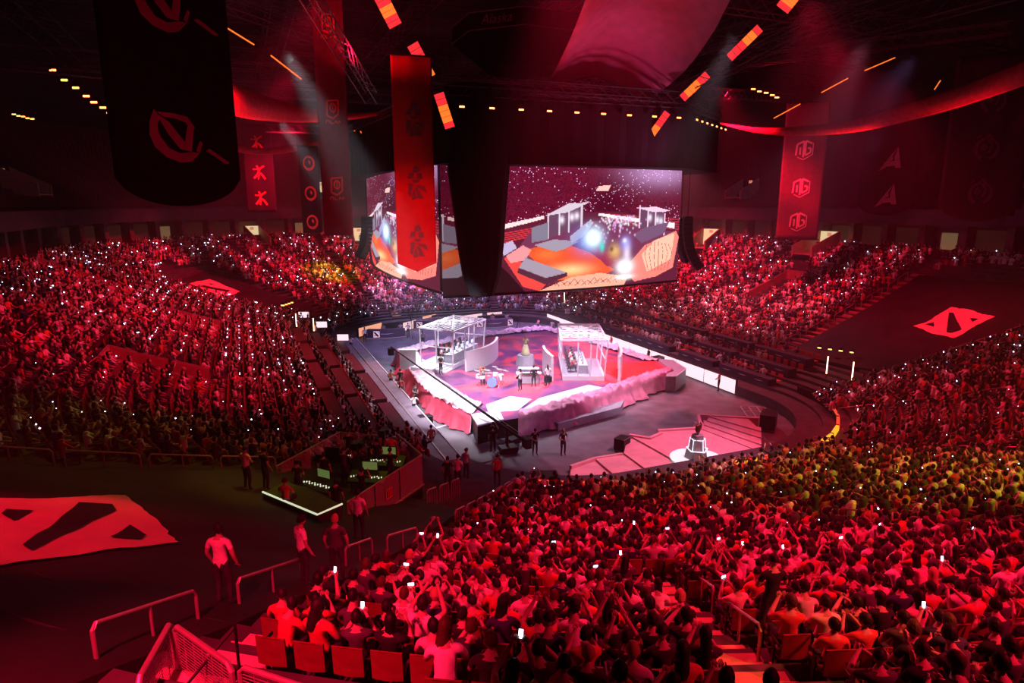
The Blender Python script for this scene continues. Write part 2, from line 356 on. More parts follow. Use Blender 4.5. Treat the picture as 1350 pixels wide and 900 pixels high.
def hair_mesh(kind, c, tilt=0., yaw=0.):
    rot = Matrix.Rotation(yaw, 3, 'Z') @ Matrix.Rotation(tilt, 3, 'X'); c = Vector(c); b = MB()
    nu, nv = 14, 9; rows = []
    for i in range(nv+1):
        th = PI*.62*i/nv; row = []
        for j in range(nu):
            a = 2*PI*j/nu; front = max(0, math.sin(a)); t2 = th*(1-.40*front) if kind != 'cap' else th*(.80)
            rr = 1.13 if kind != 'bald' else 1.02
            q = Vector((.078*rr*math.sin(t2)*math.cos(a), .098*rr*math.sin(t2)*math.sin(a)-.006, .118*1.12*math.cos(t2)+.004))
            q += Vector((noise.noise(q*40)*.008,)*3) if kind in ('short', 'long') else Vector((0, 0, 0))
            row.append(tuple(rot @ q+c))
        row.append(row[0]); rows.append(row)
    if kind == 'long':
        last = rows[-1]
        for k, (dz, sc) in enumerate(((-.09, 1.12), (-.19, 1.2), (-.26, .9))):
            row = []
            for j in range(nu+1):
                a = 2*PI*(j % nu)/nu; back = a > PI*1.02 or a < -.02 or (j % nu) in (0,)
                q = rot.inverted() @ (Vector(last[j])-c)
                if back: q.x *= sc; q.y = min(q.y, .02)*1.05-.015; q.z += dz
                row.append(tuple(rot @ q+c))
            rows.append(row)
    b.grid(rows)
    if kind == 'cap':
        b.add([tuple(rot @ Vector(p)+c) for p in ((-.06, .085, .045), (.06, .085, .045), (.05, .165, .035), (-.05, .165, .035), (-.06, .085, .055), (.06, .085, .055), (.05, .165, .043), (-.05, .165, .043))],
              [(0, 3, 2, 1), (4, 5, 6, 7), (0, 1, 5, 4), (1, 2, 6, 5), (2, 3, 7, 6), (3, 0, 4, 7)])
    return b
def skeleton(p, turn=0.):
    """joints as (name, position, radius, parent, material tag)"""
    st = p.get('st', 0); J = []
    def j(n, pos, r, par, tg): J.append((n, Vector(pos), r, par, tg))
    ln = p.get('lean', 0); sd = p.get('stride', 0)
    hz = .95 if st else .50; dz = (hz+.54)-1.02 if st else 0
    L = lambda t: ln*t
    j('pelvis', (0, 0, hz), (.155, .115), None, 2)
    j('waist', (0, -.01+L(.3), hz+.17), (.135, .10), 'pelvis', 1)
    j('chest', (0, -.02+L(.7), hz+.34), (.17, .115), 'waist', 1)
    j('upper', (0, -.02+L(1), hz+.45), (.13, .09), 'chest', 1)
    j('neck', (0, 0+L(1.2), hz+.54), (.055, .055), 'upper', 0)
    j('skull', (0, .015+L(1.4), hz+.62), (.05, .055), 'neck', 0)
    for s, e, w2 in ((1, p['el'], p['wr']), (-1, p.get('el2', p['el']), p.get('wr2', p['wr']))):
        off = Vector((0, L(1), (0 if st else 0)))
        n = 'r' if s > 0 else 'l'
        E = Vector((s*e[0], e[1], e[2]+(.0 if not st else .0))); W = Vector((s*w2[0], w2[1], w2[2]))
        j('sh'+n, (s*.185, -.02+L(1), hz+.46), (.068, .064), 'upper', 1)
        j('ua'+n, (Vector((s*.20, -.02+L(1), hz+.44))+E)/2, (.055, .055), 'sh'+n, 1)
        j('el'+n, E, (.043, .043), 'ua'+n, 0)
        j('fa'+n, (E+W)/2, (.040, .040), 'el'+n, 0)
        j('wr'+n, W, (.028, .028), 'fa'+n, 0)
        d = (W-E).normalized(); j('pa'+n, W+d*.07, (.036, .022), 'wr'+n, 0)
    for s in (1, -1):
        n = 'r' if s > 0 else 'l'
        if st:
            k = s*sd; j('hp'+n, (s*.10, 0, hz-.08), (.095, .10), 'pelvis', 2)
            j('kn'+n, (s*.115, .03+k*.5, .50), (.062, .066), 'hp'+n, 2); j('an'+n, (s*.12, -.02+k, .10), (.045, .045), 'kn'+n, 2)
            j('ft'+n, (s*.14, .13+k, .04), (.045, .035), 'an'+n, 3)
        else:
            j('hp'+n, (s*.10, .06, hz-.01), (.092, .09), 'pelvis', 2); j('kn'+n, (s*.14, .43, .50), (.066, .066), 'hp'+n, 2)
            j('an'+n, (s*.13, .40, .11), (.045, .045), 'kn'+n, 2); j('ft'+n, (s*.14, .54, .05), (.045, .035), 'an'+n, 3)
    return J
def figure(pose, tilt=0., yaw=0., sub=1, fingers=True):
    """one continuous skinned body with head, five-fingered hands; returns mesh and head centre"""
    J = skeleton(POSES[pose]); idx = {n[0]: i for i, n in enumerate(J)}
    me = bpy.data.meshes.new('tmp'); me.from_pydata([n[1] for n in J], [(idx[n[3]], i) for i, n in enumerate(J) if n[3]], [])
    o = bpy.data.objects.new('tmp', me); COL.objects.link(o); md = o.modifiers.new('s', 'SKIN'); md.use_smooth_shade = True
    for i, n in enumerate(J): me.skin_vertices[0].data[i].radius = n[2]; me.skin_vertices[0].data[i].use_root = (i == 0)
    if sub: sb = o.modifiers.new('u', 'SUBSURF'); sb.levels = sb.render_levels = sub
    dg = bpy.context.evaluated_depsgraph_get(); dg.update(); ev = o.evaluated_get(dg); em = bpy.data.meshes.new_from_object(ev)
    b = MB(); b.v = [tuple(v.co) for v in em.vertices]; b.f = [tuple(p.vertices) for p in em.polygons]
    bones = [(J[idx[n[3]]][1], n[1], n[4], n[0]) for n in J if n[3]]
    for p in em.polygons:
        c = p.center; best = (9, 0)
        for a, q, tg, nm in bones:
            d = q-a; t = max(0, min(1, (c-a).dot(d)/max(1e-9, d.length_squared))); ds = (a+d*t-c).length
            if ds < best[0]-1e-6: best = (ds, tg)
        b.m.append(best[1])
    bpy.data.objects.remove(o); bpy.data.meshes.remove(me); bpy.data.meshes.remove(em)
    if fingers:
        for n, s in (('r', 1), ('l', -1)):
            pa = J[idx['pa'+n]][1]; wr = J[idx['wr'+n]][1]; d = (pa-wr).normalized()
            side = d.cross(Vector((0, 1, 0)) if abs(d.y) < .8 else Vector((0, 0, 1))).normalized(); nrm = d.cross(side)
            for k, ln in enumerate((.070, .078, .074, .058)):
                base = pa+side*(k-1.5)*.019; b.tube([base, base+d*ln*.5-nrm*.008, base+d*ln*.9-nrm*.028], [.0095, .0085, .007], 5, 0)
            base = wr+d*.03+side*s*-.03; b.tube([base, base+d*.035+side*s*-.022, base+d*.062+side*s*-.026], [.011, .010, .008], 5, 0)
    hc = J[idx['skull']][1]+Vector((0, .012, .075)); head_mesh(b, hc, tilt, yaw)
    return b.mesh('person_body_'+pose, [M['skin'], M['shirt'], M['trousers'], M['shoe'], M['eye']], True), hc
SHIRTS = [('white', (.80, .78, .78)), ('pale grey', (.52, .50, .50)), ('red', (.55, .06, .06)), ('black', (.015, .015, .018)), ('dark grey', (.07, .07, .08)),
          ('pink', (.75, .40, .45)), ('navy', (.03, .03, .10)), ('cream', (.75, .68, .55)), ('orange', (.7, .25, .08)), ('charcoal', (.035, .035, .04))]
HAIRS = [('dark', (.012, .010, .010)), ('black', (.006, .006, .006)), ('brown', (.06, .03, .015)), ('fair', (.40, .27, .12))]
FIG = {}; HM = {}
def getfig(pose, v=0, sub=1):
    k = (pose, v, sub)
    if k not in FIG:
        t = (-.1, .12, -.25)[v % 3]; y = (0, .5, -.45)[v % 3]; FIG[k] = figure(pose, t, y, sub) + (t, y)
    return FIG[k]
def gethair(pose, v, kind):
    k = (pose, v, kind)
    if k not in HM: _, hc, t, y = getfig(pose, v); HM[k] = hair_mesh(kind, hc, t, y).mesh('hair_'+kind, [M['haircol']], kind != 'short')
    return HM[k]
def person(loc, face, pose, label, shirt=3, hair=0, kind='short', v=0, group=None, scale=1.):
    """face: angle of the direction looked at"""
    fm = getfig(pose, v)
    o = link('person', fm[0], None, loc, face-PI/2, SHIRTS[shirt][1] if isinstance(shirt, int) else shirt)
    if scale != 1.: o.scale = (scale,)*3
    tag(o, label, 'person', group)
    link('hair' if kind != 'cap' else 'cap', gethair(pose, v, kind), o, None, 0, HAIRS[hair][1] if isinstance(hair, int) else hair)
    return o
PHM = MB().box(-.037, .037, -.004, .004, -.075, .075, 0).add([(-.033, -.0045, -.068), (.033, -.0045, -.068), (.033, -.0045, .068), (-.033, -.0045, .068)], [(0, 1, 2, 3)], 1).mesh('smartphone', [M['blackm'], M['phone']])
# ================================================================ crowd and seats
POLY = [  # parts of the bowl without spectators, in plan
 # near left corner: curtain-covered block and platform
 [(-4.5-40*math.cos(R(26)), -22-40*math.sin(R(26)))]+[(-4.5+7.2*math.cos(R(206)), -22+7.2*math.sin(R(206))), (-4.5+7.2*math.cos(R(234)), -22+7.2*math.sin(R(234))), (-4.5+40*math.cos(R(234.5)), -22+40*math.sin(R(234.5))), (-60, -60)],
 [(-28, -46.5), (-24.1, -47.0), (-23.6, -50.2), (-21.9, -51.9), (-20.4, -56), (-35, -60)],
 # near right corner: tarpaulin block
 [(17, -16.5), (33, -16.0), (36.5, -16.0), (39, -22), (36, -33.5), (33, -33.0), (20.5, -27.8), (13, -25.8), (12, -20)],
 # far left corner tarpaulin
 [(-14.5, 18), (-31.8, 18.6), (-32.5, 25.5), (-27.5, 31.0), (-21.5, 28.0), (-14, 22.5)],
 # recessed stairwells
 [(-32, -15.2), (-32, -18.2), (-25.4, -18.2), (-25.4, -15.2)], [(-30.8, 3.6), (-30.8, .8), (-25.4, .8), (-25.4, 3.6)],
 [(27, -3.4), (35.6, -3.4), (35.6, -6.6), (27, -6.6)], [(35.5, -.8), (42.5, -.8), (42.5, -4.4), (35.5, -4.4)],
 [(34.5, 13.2), (41, 16), (39.8, 18.6), (33.2, 15.6)], [(-7.6, 42.4), (-4.4, 42.4), (-4.4, 49), (-7.6, 49)], [(-20.5, 39.5), (-18, 40.8), (-21, 46), (-23.6, 44.6)],
 [(-33.5, 6), (-33.5, 9), (-40.5, 9), (-40.5, 6)],
]
AIS_S = {0: (-16.6, -8.6, 1.0, 9.4), 4: (-22, -14.2, -5.5, 2.2, 10.5), 2: (-5.6,), 6: (-4.1,)}
def aisle_hit(x, y, u):
    k = int(u) % 8
    if k in (0, 4): return any(abs(y-a) < .62 for a in AIS_S[k])
    if k in (2, 6): return any(abs(x-a) < (.62 if k == 2 else .42) for a in AIS_S[k])
    c = {1: (4.5, 12), 3: (-4.5, 12), 5: (-4.5, -22), 7: (4.5, -22)}[k]; r = math.hypot(x-c[0], y-c[1]); a = math.degrees(math.atan2(y-c[1], x-c[0])) % 360
    A = {1: (20, 46, 72), 3: (104, 128, 152), 5: (206, 248.4), 7: (284.5, 318)}[k]
    return any(abs(math.radians(a-q))*r < .62 and not (q == 248.4 and r < 26) for q in A)
def sidezone(u, x, y, d): return int(u) % 4 == 0 and d < 7.2 and -22 < y < 12.5   # table rows along both long sides
STAG = [random.uniform(-.45, .45) for _ in range(NR)]
SEATS = []   # x, y, z, normal, row, distance, screen
for i in range(NR):
    d = D0+(i+.62)*PT; r = 8.5+d; z = ZS[i+1]
    for k in range(8):
        L = (34., r*PI/2, 9., r*PI/2)[k % 4]; n = int(L/.57)
        for q in range(n):
            u = k+min(.999, max(.001, (q+.5+STAG[i]+.16*math.sin(q*12.9+i*7.7))/n)); (x, y), nn = station(u, d)
            if u > 7.999 or (i < 2 and y < -29): continue
            if aisle_hit(x, y, u) or sidezone(u, x, y, d) or any(inpoly(x, y, P) for P in POLY): continue
            zz = hz(y, z); s = toscreen((x, y, zz+.9))
            if s is None or s[0] < -45 or s[0] > 1400 or s[1] > 965 or s[1] < 250: continue
            if math.hypot(x-CAM[0], y-CAM[1]) < 5.2: continue
            SEATS.append((x, y, zz, nn[0], nn[1], i, s[2], s[0], s[1]))
SEATS.sort(key=lambda s: s[6])
print('SEATS', len(SEATS))
# ---- individual seats and spectators: the 300 that show largest

sp, bp, ap = MB(), MB(), MB()
sp.tube([(0, -.2, .44), (0, .2, .46)], .03, 4).box(-.22, .22, -.20, .24, .42, .47)
bp.grid([[(x, -.23-.05*(zz-.45)-.03*math.cos(x*7), zz) for x in np.linspace(-.23, .23, 6)] for zz in (.42, .6, .78, .88)]).grid([[(x, -.26-.05*(zz-.45)-.03*math.cos(x*7), zz) for x in np.linspace(.23, -.23, 6)] for zz in (.42, .6, .78, .88)])
bp.add([(-.23, -.26, .88), (.23, -.26, .88), (.23, -.29, .88), (-.23, -.29, .88)], [(0, 1, 2, 3)])
ap.box(-.26, -.23, -.2, .16, .60, .64).box(-.26, -.23, -.05, .03, 0, .60)
seat_me, back_me, arm_me = sp.mesh('seat', [M['seatd']]), bp.mesh('backrest', [mat('seat_shell', (.20, .02, .03), .45, vary=.15, vs=8)]), ap.mesh('armrest', [M['blackm']])
for me in (back_me,): me.polygons.foreach_set('use_smooth', [True]*len(me.polygons))
poses = ['lap']*12+['phone']*5+['film']*2+['clap']*2+['raise']+['lean']*5+['chin']*4
PL = {'lap': 'sitting with hands in lap', 'phone': 'holding a phone low', 'film': 'filming with raised phone', 'clap': 'clapping', 'cheer': 'cheering with both arms up', 'raise': 'raising one arm', 'lean': 'leaning forward', 'chin': 'resting chin on hand'}
rowcount = {}
near = SEATS[:300]; near_sorted = sorted(range(300), key=lambda i: (near[i][5], near[i][7]))
rk = {}
for i in near_sorted: rowcount[near[i][5]] = rowcount.get(near[i][5], 0)+1; rk[i] = rowcount[near[i][5]]
ORD = {1: 'top'}
names = 'first second third fourth fifth sixth seventh eighth ninth tenth 11th 12th 13th 14th 15th 16th 17th 18th 19th 20th 21st 22nd 23rd 24th 25th 26th 27th 28th 29th 30th 31st 32nd 33rd 34th 35th 36th 37th 38th 39th 40th'.split()+['%dth' % k for k in range(41, 99)]
toprow = max(s[5] for s in near)
nph = 0
for i, s in enumerate(near):
    x, y, z, nx, ny, row, dist = s[:7]; face = math.atan2(-ny, -nx); rn = names[toprow-row]
    st = empty('arena_seat', (x, y, z), face-PI/2, '%s dark red arena seat from the black tarpaulin, %s row from the top rail' % (names[rk[i]-1], rn), 'seat', 'seats of the near stand')
    link('seat', seat_me, st); link('backrest', back_me, st); link('armrest', arm_me, st)
    if random.random() < .06: continue
    pz = random.choice(poses); sh = random.choices(range(10), (14, 9, 12, 26, 13, 4, 5, 3, 1, 16))[0]; h = random.choices(range(4), (8, 8, 4, 1))[0]; kd = random.choice(['short']*5+['long']*2+['cap'])
    vv = random.randrange(3)
    o = person((x+random.uniform(-.04, .04), y+random.uniform(-.04, .04), z), face+random.uniform(-.22, .22), pz,
               '%s spectator in %s top, %s, %s row from the top rail' % (names[rk[i]-1], SHIRTS[sh][0], PL[pz] if len(PL[pz].split()) < 4 else PL[pz].split(' with')[0].split(' in ')[0], rn), sh, h, kd, vv, 'spectators in the near stand', random.uniform(.93, 1.07))
    if pz in ('phone', 'film') and random.random() < .34:
        w1, w2 = Vector(POSES[pz]['wr']), 0
        off = Matrix.Rotation(o.rotation_euler.z, 3, 'Z') @ Vector((0, w1.y+.10, w1.z+.10))*o.scale.x
        p = link('smartphone', PHM, None, Vector(o.location)+off, o.rotation_euler.z); p.scale = (.8, .8, .8); p.rotation_euler = (R(-12), R(random.choice((0, 90))), o.rotation_euler.z)
        tag(p, 'lit smartphone held up by the %s spectator, %s row from the top rail' % (names[rk[i]-1], rn), 'phone', 'phones held up in the near stand')
# ---- everyone and every seat farther away: one crowd, one mass of seats
def lowperson(arm, hi):
    """vertices, quads, tint slot per vertex (0 skin, 1 shirt, 2 hair, 3 trousers)"""
    b = MB(); tint = []
    def mark(t):
        while len(tint) < len(b.v): tint.append(t)
    n = 6 if hi else 5
    def loft(rings, nn, t, cap=True):
        s0 = len(b.v)
        for (cx, cy, cz, rx, ry) in rings:
            for j in range(nn): a = 2*PI*j/nn+.3; b.v.append((cx+rx*math.cos(a), cy+ry*math.sin(a), cz))
        for k in range(len(rings)-1):
            for j in range(nn): b.f.append((s0+k*nn+j, s0+k*nn+(j+1) % nn, s0+(k+1)*nn+(j+1) % nn, s0+(k+1)*nn+j)); b.m.append(0)
        b.f.append(tuple(s0+(len(rings)-1)*nn+j for j in range(nn))); b.m.append(0); mark(t)
    loft([(0, 0, .42, .17, .13), (0, -.01, .66, .15, .12), (0, -.02, .90, .20, .12), (0, -.01, 1.0, .12, .09)], n, 1)
    b.ball((0, .02, 1.15), .082, .098, .12, 7 if hi else 5, 5 if hi else 4); mark(0)
    s0 = len(b.v); b.ball((0, -.012, 1.175), .092, .100, .12, 7 if hi else 5, 5 if hi else 4); mark(2)
    E, W, E2, W2 = arm
    for s, e, w2 in ((1, E, W), (-1, E2, W2)):
        b.tube([(s*.19, -.01, .93), (s*e[0], e[1], e[2])], [.062, .045], 4, cap=False); mark(1)
        b.tube([(s*e[0], e[1], e[2]), (s*w2[0], w2[1], w2[2])], [.042, .036], 4, cap=True); mark(0)
    if hi:
        for s in (1, -1): b.tube([(s*.1, .0, .50), (s*.14, .43, .52), (s*.13, .40, .06)], [.09, .07, .05], 4, cap=False); mark(3)
    V = np.array(b.v); F = []
    for f in b.f:
        if len(f) == 4: F += [(f[0], f[1], f[2]), (f[0], f[2], f[3])]
        elif len(f) == 3: F.append(f)
        else: F += [(f[0], f[k], f[k+1]) for k in range(1, len(f)-1)]
    return V, np.array(F), np.array(tint)
def arms(p):
    q = POSES[p]; return (q['el'], q['wr'], q.get('el2', q['el']), q.get('wr2', q['wr']))
PN = ['lap', 'phone', 'film', 'clap', 'cheer', 'raise', 'lean', 'chin']
LOW = {(p, h): lowperson(arms(p), h) for p in PN for h in (True, False)}
SC_ = np.array([s[1] for s in SHIRTS]); HC_ = np.array([h[1] for h in HAIRS])
def build_people(seats, name):
    Vs, Fs, Ts = [], [], []; off = 0
    for s in seats:
        x, y, z, nx, ny = s[:5]; dist = s[6]; hi = dist < 34
        V, F, T = LOW[(random.choices(PN, (12, 4, 1.6, 2, .3, .6, 5, 4))[0], hi)]
        a = math.atan2(-ny, -nx)-PI/2+random.uniform(-.3, .3); sc = random.uniform(.94, 1.10)*(1.06 if dist > 34 else 1); ca, sa = math.cos(a)*sc, math.sin(a)*sc
        P = np.empty_like(V); P[:, 0] = V[:, 0]*ca-V[:, 1]*sa+x+random.uniform(-.13, .13); P[:, 1] = V[:, 0]*sa+V[:, 1]*ca+y+random.uniform(-.13, .13); P[:, 2] = V[:, 2]*sc+z
        sh = SC_[random.choices(range(10), (15, 9, 12, 24, 12, 5, 4, 4, 2, 15))[0]]; hc = HC_[random.choices(range(4), (8, 8, 4, 1))[0]]
        pal = np.array([(.42, .26, .20), sh, hc, (.03, .03, .045)]); Vs.append(P); Fs.append(F+off); Ts.append(pal[T]); off += len(P)
    V = np.concatenate(Vs).astype(np.float32); F = np.concatenate(Fs).astype(np.int32); T = np.concatenate(Ts).astype(np.float32)
    return tri_mesh(name, V, F, T, M['crowd'])
def tri_mesh(name, V, F, T, m):
    me = bpy.data.meshes.new(name); me.vertices.add(len(V)); me.vertices.foreach_set('co', V.ravel())
    me.loops.add(F.size); me.loops.foreach_set('vertex_index', F.ravel()); me.polygons.add(len(F))
    me.polygons.foreach_set('loop_start', np.arange(0, F.size, 3, dtype=np.int32)); me.update(calc_edges=True)
    if T is not None:
        at = me.attributes.new('tint', 'FLOAT_COLOR', 'POINT'); at.data.foreach_set('color', np.concatenate([T, np.ones((len(T), 1), np.float32)], 1).ravel())
    me.materials.append(m); o = bpy.data.objects.new(name, me); COL.objects.link(o); print(name, len(F)); return o
far = [s for s in SEATS[300:] if random.random() < .93]
# people at the table rows along the two long sides
TROWS = [(2.5, .8), (4.6, 1.45), (6.4, 2.1)]
side_people = []
for sgn in (1, -1):
    for d, z in TROWS:
        yy = -19.5 if sgn > 0 else -23.5
        while yy < 11.5:
            x = sgn*(13+d+.55); yy += .66
            if random.random() < (.55 if sgn > 0 and yy < -8 else .85): side_people.append((x, yy, z, sgn, 0, 0, 60.))
crowd = build_people(far+side_people, 'crowd')
tag(crowd, 'mass of seated spectators filling the rest of the lower bowl', 'crowd', kind='stuff')
# backs of the farther seats
V, F = [], []; off = 0
for s in SEATS[300:]:
    x, y, z, nx, ny = s[:5]; tx, ty = -ny*.23, nx*.23
    if s[6] > 62: continue
    a = [(x+nx*.24, y+ny*.24, z+.4), (x+nx*.31, y+ny*.31, z+.88)]
    q = [(a[0][0]-tx, a[0][1]-ty, a[0][2]), (a[0][0]+tx, a[0][1]+ty, a[0][2]), (a[1][0]+tx, a[1][1]+ty, a[1][2]), (a[1][0]-tx, a[1][1]-ty, a[1][2])]
    q2 = [(p[0]+nx*.04, p[1]+ny*.04, p[2]) for p in q]; V += q+q2
    F += [(off, off+1, off+2), (off, off+2, off+3), (off+4, off+6, off+5), (off+4, off+7, off+6), (off+3, off+2, off+6), (off+3, off+6, off+7), (off+1, off+5, off+6), (off+1, off+6, off+2), (off, off+3, off+7), (off, off+7, off+4)]; off += 8
o = tri_mesh('rows_of_seats', np.array(V, np.float32), np.array(F, np.int32), None, MATS['seat_shell'])
tag(o, 'dark red seats under the crowd farther down the near stand', 'seats', kind='stuff')
# phones glinting in the far crowd
V, F = [], []; off = 0; cnt = 0
for s in far:
    x, y, z, nx, ny = s[:5]; dist = s[6]
    pr = .10 if dist < 40 else .22
    if -20 < x < 3 and y > 28: pr = .25
    if random.random() > pr: continue
    r = .030 if dist < 40 else (.046 if dist < 70 else .062); r *= random.uniform(.4, 1.35)
    c = (x-nx*.36, y-ny*.36, z+random.uniform(.95, 1.3))
    for dx, dy, dz in ((r, 0, 0), (-r, 0, 0), (0, r, 0), (0, -r, 0), (0, 0, r), (0, 0, -r)): V.append((c[0]+dx, c[1]+dy, c[2]+dz))
    F += [tuple(off+q for q in t) for t in ((0, 2, 4), (2, 1, 4), (1, 3, 4), (3, 0, 4), (2, 0, 5), (1, 2, 5), (3, 1, 5), (0, 3, 5))]; off += 6
o = tri_mesh('phone_lights', np.array(V, np.float32), np.array(F, np.int32), None, M['phone'])
tag(o, 'hundreds of tiny white phone lights sparkling across the crowd', 'phone lights', kind='stuff')
# ================================================================ scoreboard
# the picture on the screens is painted into face colours of a fine grid (what the screen shows)
def shade_poly(A, P, c, a=1.):
    H, W = A.shape[:2]; P = np.array(P)*[W, H]; x0, x1 = int(max(0, P[:, 0].min())), int(min(W, P[:, 0].max()+2)); y0, y1 = int(max(0, P[:, 1].min())), int(min(H, P[:, 1].max()+2))
    if x1 <= x0 or y1 <= y0: return
    X, Y = np.meshgrid(np.arange(x0, x1)+.5, np.arange(y0, y1)+.5); c_ = np.zeros(X.shape, bool); j = len(P)-1
    for i in range(len(P)):
        xi, yi, xj, yj = *P[i], *P[j]; j = i
        if yi == yj: continue
        c_ ^= ((yi > Y) != (yj > Y)) & (X < (xj-xi)*(Y-yi)/(yj-yi)+xi)
    R_ = A[y0:y1, x0:x1]; R_[c_] = R_[c_]*(1-a)+np.array(c)*a
def glow(A, cx, cy, rx, ry, c, p=1.):
    H, W = A.shape[:2]; X, Y = np.meshgrid((np.arange(W)+.5)/W, (np.arange(H)+.5)/H)
    g = np.clip(p*np.exp(-(((X-cx)/rx)**2+((Y-cy)/ry)**2)), 0, 1)[..., None]; A[:] = A*(1-g)+np.array(c)*g
def ln(A, pts, wd, c):
    for (x0, y0), (x1, y1) in zip(pts, pts[1:]):
        dx, dy = x1-x0, (y1-y0)*.6; L = math.hypot(dx, dy) or 1; nx, ny = -dy/L*wd/2, dx/L*wd/2/.6
        shade_poly(A, [(x0+nx, y0+ny), (x1+nx, y1+ny), (x1-nx, y1-ny), (x0-nx, y0-ny)], c)
def paint(W, H, seed=3):
    A = np.zeros((H, W, 3)); A[:] = (.10, .004, .02); rr = np.random.RandomState(seed)
    A *= rr.uniform(.4, 1.8, (H, W, 1)); glow(A, .85, .02, .2, .12, (.55, .3, .6), .8); glow(A, .55, .3, .12, .2, (.04, 0, .01), .7)
    for k in range(900):
        x, y = rr.uniform(0, 1), rr.uniform(.0, .46)
        if rr.rand() < .5+.4*math.sin(x*9+y*14): A[int(y*H), int(x*W)] = np.array((.8, .6, .95))*rr.uniform(.3, 1.4)
    P = lambda c, *p, a=1.: shade_poly(A, p, c, a)
    P((.9, .5, .45), (.50, .145), (.565, .14), (.55, .19), (.48, .19))
    P((.10, .01, .03), (0, .46), (.35, .36), (.62, .36), (1, .48), (1, 1), (0, 1))
    for k in range(5): ln(A, [(0, .53+k*.018), (.22, .47+k*.014)], .006, (.55, .03, .04)); ln(A, [(.52, .375+k*.02), (1, .44+k*.022)], .006, (.4, .03, .05))
    P((.95, .66, .66), (0, .46), (.22, .385), (.22, .41), (0, .50)); P((1, .8, .8), (.50, .37), (.97, .47), (.97, .52), (.5, .39))
    P((.16, .03, .08), (.15, .52), (.5, .43), (.97, .55), (.8, .9), (.3, .9), (.05, .75))
    P((.75, .08, .02), (.12, .66), (.30, .60), (.46, .70), (.60, .86), (.5, .93), (.28, .92)); glow(A, .36, .84, .10, .05, (1, .62, .28), .9); glow(A, .24, .70, .06, .05, (.9, .2, .05), .7)
    P((.30, .02, .07), (.45, .66), (.62, .72), (.64, .86), (.55, .82))
    P((.85, .22, .18), (.72, .98), (.66, .86), (.78, .66), (.98, .54), (1, .6), (.97, .88), (.86, .95)); P((.9, .50, .36), (.76, .74), (.84, .62), (.97, .56), (.955, .80), (.80, .90))
    for q in range(7): ln(A, [(.80+q*.022, .60+q*.01), (.78+q*.03, .74), (.81+q*.02, .90)], .003, (.35, .05, .06))
    P((.85, .40, .28), (.20, 1), (.36, .90), (.52, .88), (.68, .93), (.66, 1))
    for q in range(12): ln(A, [(.24+q*.035, .98-abs(q-5)*.004), (.27+q*.036, .915+.01*(q % 3)), (.30+q*.035, .97)], .003, (.3, .04, .05))
    P((.8, .06, .05), (.03, .72), (.09, .66), (.12, .80), (.24, .94), (.20, 1.), (.12, .96)); P((.75, .28, .3), (.04, .70), (.12, .62), (.16, .66), (.13, .74), (.06, .76)); P((.5, .4, .62), (0, .62), (.07, .58), (.09, .64), (.03, .70))
    P((.35, .28, .36), (.13, .72), (.34, .86), (.23, .895), (.10, .80)); P((.08, .02, .04), (.10, .80), (.23, .895), (.34, .86), (.34, .89), (.23, .95), (.09, .84)); P((.02, .003, .006), (0, .76), (.05, .84), (.13, 1), (0, 1))
    for (x0, y0, x1, s, c) in ((.24, .37, .41, 1, (.62, .52, .62)), (.74, .31, .90, -1, (.85, .55, .72))):   # the two glass booths
        y1 = y0-.07*s; P((.12, .05, .10), (x0, y0), (x1, y1), (x1, y1+.17), (x0, y0+.20)); P(c, (x0-.02, y0+.02), (x0+.1, y0-.01*s), (x1+.04, y1-.02), (x1-.07, y1-.01))
        for t in (0, .33, .62, 1): ln(A, [(x0+(x1-x0)*t, y0+(y1-y0)*t), (x0+(x1-x0)*t, y0+(y1-y0)*t+.20)], .009, c)
        for t in (.4, .7, .85): glow(A, x0+(x1-x0)*t, y0+(y1-y0)*t+.08, .012, .03, (.9, .8, .95), .9)
    P((.33, .28, .36), (.17, .62), (.27, .58), (.40, .60), (.33, .66), (.28, .68)); P((.2, .18, .25), (.16, .48), (.24, .44), (.24, .58), (.16, .6)); P((.42, .38, .5), (.35, .56), (.42, .47), (.46, .42), (.47, .46), (.42, .56), (.36, .62)); P((.16, .08, .16), (.70, .56), (.78, .50), (.93, .46), (.90, .56), (.76, .64))
    for k in range(130):
        x = .56+rr.normal()*.05+.12*rr.rand(); y = .40+abs(rr.normal())*.07; glow(A, x, y, .004, .009, (.6+.4*rr.rand(), .8*rr.rand()+.2, .85), .9)
    glow(A, .45, .60, .07, .10, (.12, .25, .85), .85); glow(A, .475, .575, .045, .075, (.75, .95, 1), 1.5); glow(A, .525, .655, .012, .04, (.02, .75, .6), .9)
    glow(A, .60, .70, .035, .06, (.75, .45, .15), .9); glow(A, .58, .68, .01, .02, (.1, .03, .02), .9); glow(A, .66, .64, .03, .06, (.25, .25, .85), .9); glow(A, .655, .61, .012, .02, (.85, .85, 1), .9)
    glow(A, .66, .84, .045, .06, (1, .93, .98), 1.7); glow(A, .67, .73, .02, .09, (.9, .75, .95), .8); glow(A, .66, .93, .05, .022, (1, .95, .95), 1.4)
    for k in range(60): y = int((.62+.3*rr.rand())*H); x = int((.12+.5*rr.rand())*W); A[y, x:x+3] *= rr.uniform(.7, 1.4)
    return A
